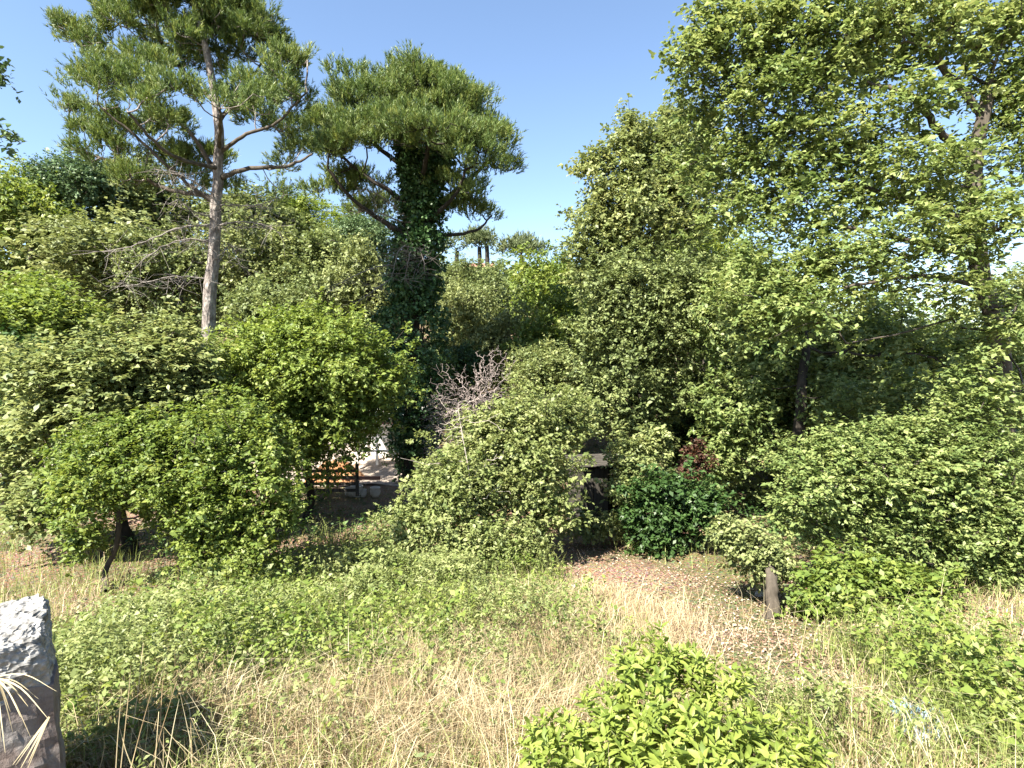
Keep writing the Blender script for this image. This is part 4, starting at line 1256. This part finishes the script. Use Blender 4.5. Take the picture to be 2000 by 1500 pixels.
# weeds
x, y = scatter(rng, 22000, 2.7, 13, 1.1)
wz = z_weed(x, y)
k = (rng.random(len(x)) < np.clip(wz * 1.0 - z_path(x, y) * .5 + .03, 0, 1)) & clear(x, y)
x, y, wz = x[k], y[k], wz[k]
hh = (.12 + .55 * rng.random(len(x))) * (.55 + .75 * wz.clip(0, 1)) * (.8 + .35 * np.sin(x * 1.7 + 1) * np.sin(y * 1.3))
att = np.stack([x, y, gz(x, y) + hh], 1)
ou = unit(np.stack([rng.normal(size=len(x)) * .4, rng.normal(size=len(x)) * .4, np.ones(len(x))], 1))
patch = (np.sin(x * 1.1 + .7 * np.sin(y * 1.4)) * np.sin(y * .9 + 1.1 * np.sin(x * .8)) + .35 * rng.normal(size=len(x))) > .38
a1, o1 = att[~patch], ou[~patch]
V, F, t = leaves(a1, o1, rng, ns=2, nl=7, sl=.16, L=.052, wr=.42, up=.8, flat=.5, spread=.05)
stuffobj('weeds', V, F, t, WEED, 'pale green narrow-leaved weeds filling the slope', 'weeds')
a1, o1 = att[patch], ou[patch]
V, F, t = leaves(a1, o1, rng, ns=2, nl=5, sl=.18, L=.065, wr=.6, up=.9, flat=.5, spread=.06)
stuffobj('broadleaf_weeds', V, F, t, GREEN, 'darker broad-leaved weeds growing in patches among the pale ones', 'weeds')
st = rng.random(len(att)) < .5
A = np.stack([x, y, gz(x, y)], 1)[st]; B = att[st]
V, F = tubes(A, B, np.full(len(A), .003), np.full(len(A), .002), 3)
stuffobj('weed_stems', V, F, np.full(len(F), .4), GRASS, 'thin stems under the leafy weeds', 'weeds')

# undergrowth in the shade behind
rng = R(302)
n_ = 2600
y = rng.uniform(12, 27, n_); x = rng.uniform(-1, 1, n_) * (y * 1.0)
k = ~((x > -11) & (x < -1.0) & (y > 16.2)) & ~((x > .2) & (x < 5.5) & (y < 14.6)) | (rng.random(n_) < .05)
x, y = x[k], y[k]
att = np.stack([x, y, gz(x, y) + rng.random(len(x)) * .5 * (.4 + np.sin(x * .8) ** 2)], 1)
ou = np.tile([[0, 0, 1.]], (len(x), 1))
V, F, t = leaves(att, ou, rng, ns=3, nl=6, sl=.2, L=.09, wr=.5, spread=.15)
stuffobj('undergrowth', V, F, t, DARK, 'low dark undergrowth beneath the trees', 'undergrowth')

def understory():
    rng = R(303); bl = []
    for q in range(300):
        y = rng.uniform(26.5, 46); x = rng.uniform(-.95, 1.0) * y
        r = rng.uniform(.9, 1.7)
        bl.append((np.array([x, y, float(gz(x, y)) + r * .5]), np.array([r * 1.3, r, r * rng.uniform(.8, 1.3)])))
    for q in range(70):
        y = rng.uniform(15, 22); x = rng.uniform(.28, 1.0) * y
        r = rng.uniform(.7, 1.2)
        bl.append((np.array([x, y, float(gz(x, y)) + r * .5]), np.array([r * 1.3, r, r * rng.uniform(.9, 1.6)])))
    att, ou = blob_points(bl, .85, rng, shell=.4, under=.1, back=.2)
    V, F, t = leaves(att, ou, rng, ns=3, nl=5, sl=.35, L=.24, wr=.6, spread=.2)
    stuffobj('understory', V, F, t, OLIVE, 'tangled olive green scrub between the trunks on the slope', 'scrub')
understory()

# leaf litter
n_ = 95000
x, y = scatter(rng, n_, 3, 24, .7)
k = (rng.random(n_) < .2 + 2 * z_path(x, y).clip(0, 1)) & clear(x, y)
x, y = x[k], y[k]; n_ = len(x)
p_ = np.stack([x, y, gz(x, y) + .018 + rng.random(n_) * .025], 1)
nr = unit(np.array([[0, 0, 1.]]) + rand_unit(rng, n_) * .5)
d_ = rand_unit(rng, n_); d_ = unit(d_ - (d_ * nr).sum(1, keepdims=True) * nr); w_ = np.cross(nr, d_)
V, F = leafquads(p_, d_, w_, nr, rng.uniform(.05, .1, (n_, 1)) * .65, .5, .12)
stuffobj('leaf_litter', V, F, np.clip(.5 + rng.normal(size=n_) * .25, 0, 1), LITTER, 'dry fallen leaves scattered over the ground', 'leaf litter')

# ------------------------------------------------------------------ foreground bush with separate leaves
def leaf_shape(L, Wd, curl, seed, low=False):
    rng = R(seed)
    ts = [0, .08, .25, .45, .65, .85, 1.0]; ws = [.02, .05, .36, .5, .42, .2, .0]
    if low: ts = [0, .3, .7, 1.0]; ws = [.03, .42, .4, .0]
    V = []; F = []
    for t, w in zip(ts, ws):
        z = -curl * t * t * L
        V += [(-w * Wd, t * L, z + abs(w) * Wd * .35), (0, t * L, z), (w * Wd, t * L, z + abs(w) * Wd * .35)]
    for i_ in range(len(ts) - 1):
        a = i_ * 3
        F += [(a, a + 1, a + 4, a + 3), (a + 1, a + 2, a + 5, a + 4)]
    return np.array(V, float), np.array(F)

def fg_leaf_mat():
    m = BRIGHT.copy(); m.name = 'leaf_foreground_single'
    n = m.node_tree.nodes; l = m.node_tree.links
    oi = n.new("ShaderNodeObjectInfo")
    at = [q for q in n if q.type == 'ATTRIBUTE'][0]
    ad = at.outputs['Fac'].links[0].to_socket
    mr = n.new("ShaderNodeMapRange"); mr.inputs[3].default_value = .1; mr.inputs[4].default_value = .9
    l.new(oi.outputs['Random'], mr.inputs[0]); l.new(mr.outputs[0], ad)
    for q in n:
        if q.type == 'TEX_NOISE':
            pass
    return m
FGM = fg_leaf_mat()

def bush():
    rng = R(401); Y = 3.7
    b = pb(Y, (1290, 1370, 130, 90, .1, .35), (1200, 1440, 120, 80, -.1, .35), (1400, 1450, 130, 90, -.2, .35), (1260, 1300, 70, 55, .25, .25), (1100, 1480, 80, 60, -.2, .3),
           (1500, 1480, 80, 60, -.2, .3), (1300, 1500, 200, 70, -.3, .4), (1400, 1350, 60, 50, .2, .25), (1540, 1460, 60, 50, -.1, .3), (1080, 1450, 60, 45, -.1, .25), (1330, 1300, 60, 45, .25, .2))
    cx = np.mean([q[0] for q in b], axis=0)
    base = gpt(cx[0], cx[1])
    ro = thing('foreground_bush', 'bright yellow-green broad-leaved bush at the bottom of the picture', 'shrub', base)
    att, ou = blob_points(b, 66, rng, shell=.55, under=.3, back=.8, lump=.15)
    k = att[:, 2] > gz(att[:, 0], att[:, 1]) + .1
    att, ou = att[k], ou[k]
    root = np.array([base + [0, 0, .02 * i_] for i_ in range(8)])
    A, B, ra, rb, _ = skeleton(root, np.full(8, .03), att[::2], rng, tip=.0028, seg=3, path=.5, maxr=.018)
    V, F = tubes(A, B, ra, rb, 5)
    link('stems', mesh_np('stems', local(V, base), F), STEM, ro)
    # leaf transforms
    n_ = len(att); ns = 1; nl = 9
    s = unit(ou * .5 + rand_unit(rng, n_) * .5 + np.array([0, 0, .7]))
    M = []
    for i_ in range(n_):
        u = unit(np.cross(s[i_], [.3, .1, .9])); v = np.cross(s[i_], u)
        a0 = rng.random() * 6
        for j in range(nl):
            f = j / (nl - 1)
            a = a0 + j * 2.4
            rad_ = u * math.cos(a) + v * math.sin(a)
            d = unit(s[i_] * (.1 + .9 * f) + rad_ * (1.0 - .35 * f))
            p = att[i_] + s[i_] * (f * .09 - .05)
            nr = unit(s[i_] * 1.0 + np.array([0, 0, .5]) - d * .3 + rng.normal(size=3) * .22)
            nr = unit(nr - (nr @ d) * d); x_ = np.cross(d, nr)
            sc = rng.uniform(.55, 1.15) * (1 - .35 * f)
            M.append((p, x_, d, nr, sc))
    shapes = [leaf_shape(.112, .046, .25, 1), leaf_shape(.10, .044, .4, 2), leaf_shape(.118, .042, .15, 3)]
    lows = [leaf_shape(.112, .046, .25, 1, True), leaf_shape(.10, .044, .4, 2, True), leaf_shape(.118, .042, .15, 3, True)]
    metas = []
    for q, (V, F) in enumerate(shapes):
        me = mesh_np('leaf', V, F, np.full(len(F), .5)); me.materials.append(FGM)
        for p_ in me.polygons: p_.use_smooth = True
        metas.append(me)
    # the 300 leaves showing largest: nearest to the camera and inside the frame
    sc_ = []
    for (p, x_, d, nr, sc) in M:
        q = p - CAMP; yy = q @ FW; px = 1000 + q[0] / yy * FPX; py = 750 - (q @ UP) / yy * FPX
        sc_.append((sc / np.linalg.norm(q)) * (1 if py < 1495 and px > 1000 else 0) * (1 + .6 * (nr @ unit(-q))))
    order = np.argsort(-np.array(sc_))
    VV = []; FF = []; off = 0; TT = []
    for rank, i_ in enumerate(order):
        p, x_, d, nr, sc = M[i_]
        q = int(i_) % 3
        if rank < 300:
            o = bpy.data.objects.new('leaf', metas[q]); COL.objects.link(o); o.parent = ro
            pl = p - base
            o.matrix_local = Matrix(((x_[0] * sc, d[0] * sc, nr[0] * sc, pl[0]), (x_[1] * sc, d[1] * sc, nr[1] * sc, pl[1]), (x_[2] * sc, d[2] * sc, nr[2] * sc, pl[2]), (0, 0, 0, 1)))
        else:
            V, F = shapes[q] if rank < 1500 else lows[q]
            VV.append((V[:, :1] * x_ + V[:, 1:2] * d + V[:, 2:] * nr) * sc + (p - base)); FF.append(F + off); off += len(V)
            TT.append(np.full(len(F), np.clip(.5 + rng.normal() * .2, 0, 1)))
    me = mesh_np('foliage', np.concatenate(VV), np.concatenate(FF), np.concatenate(TT))
    o = link('foliage', me, BRIGHT, ro); o['kind'] = 'stuff'
    for p_ in me.polygons: p_.use_smooth = True
    TRIS[0] += len(me.polygons) * 2
    print('bush leaves', len(M))
bush()
print('TOTAL TRIS', TRIS[0], 'real', sum(sum(len(p.vertices) - 2 for p in m.polygons) if len(m.polygons) < 3000 else len(m.polygons) * (len(m.polygons[0].vertices) - 2) for m in bpy.data.meshes))
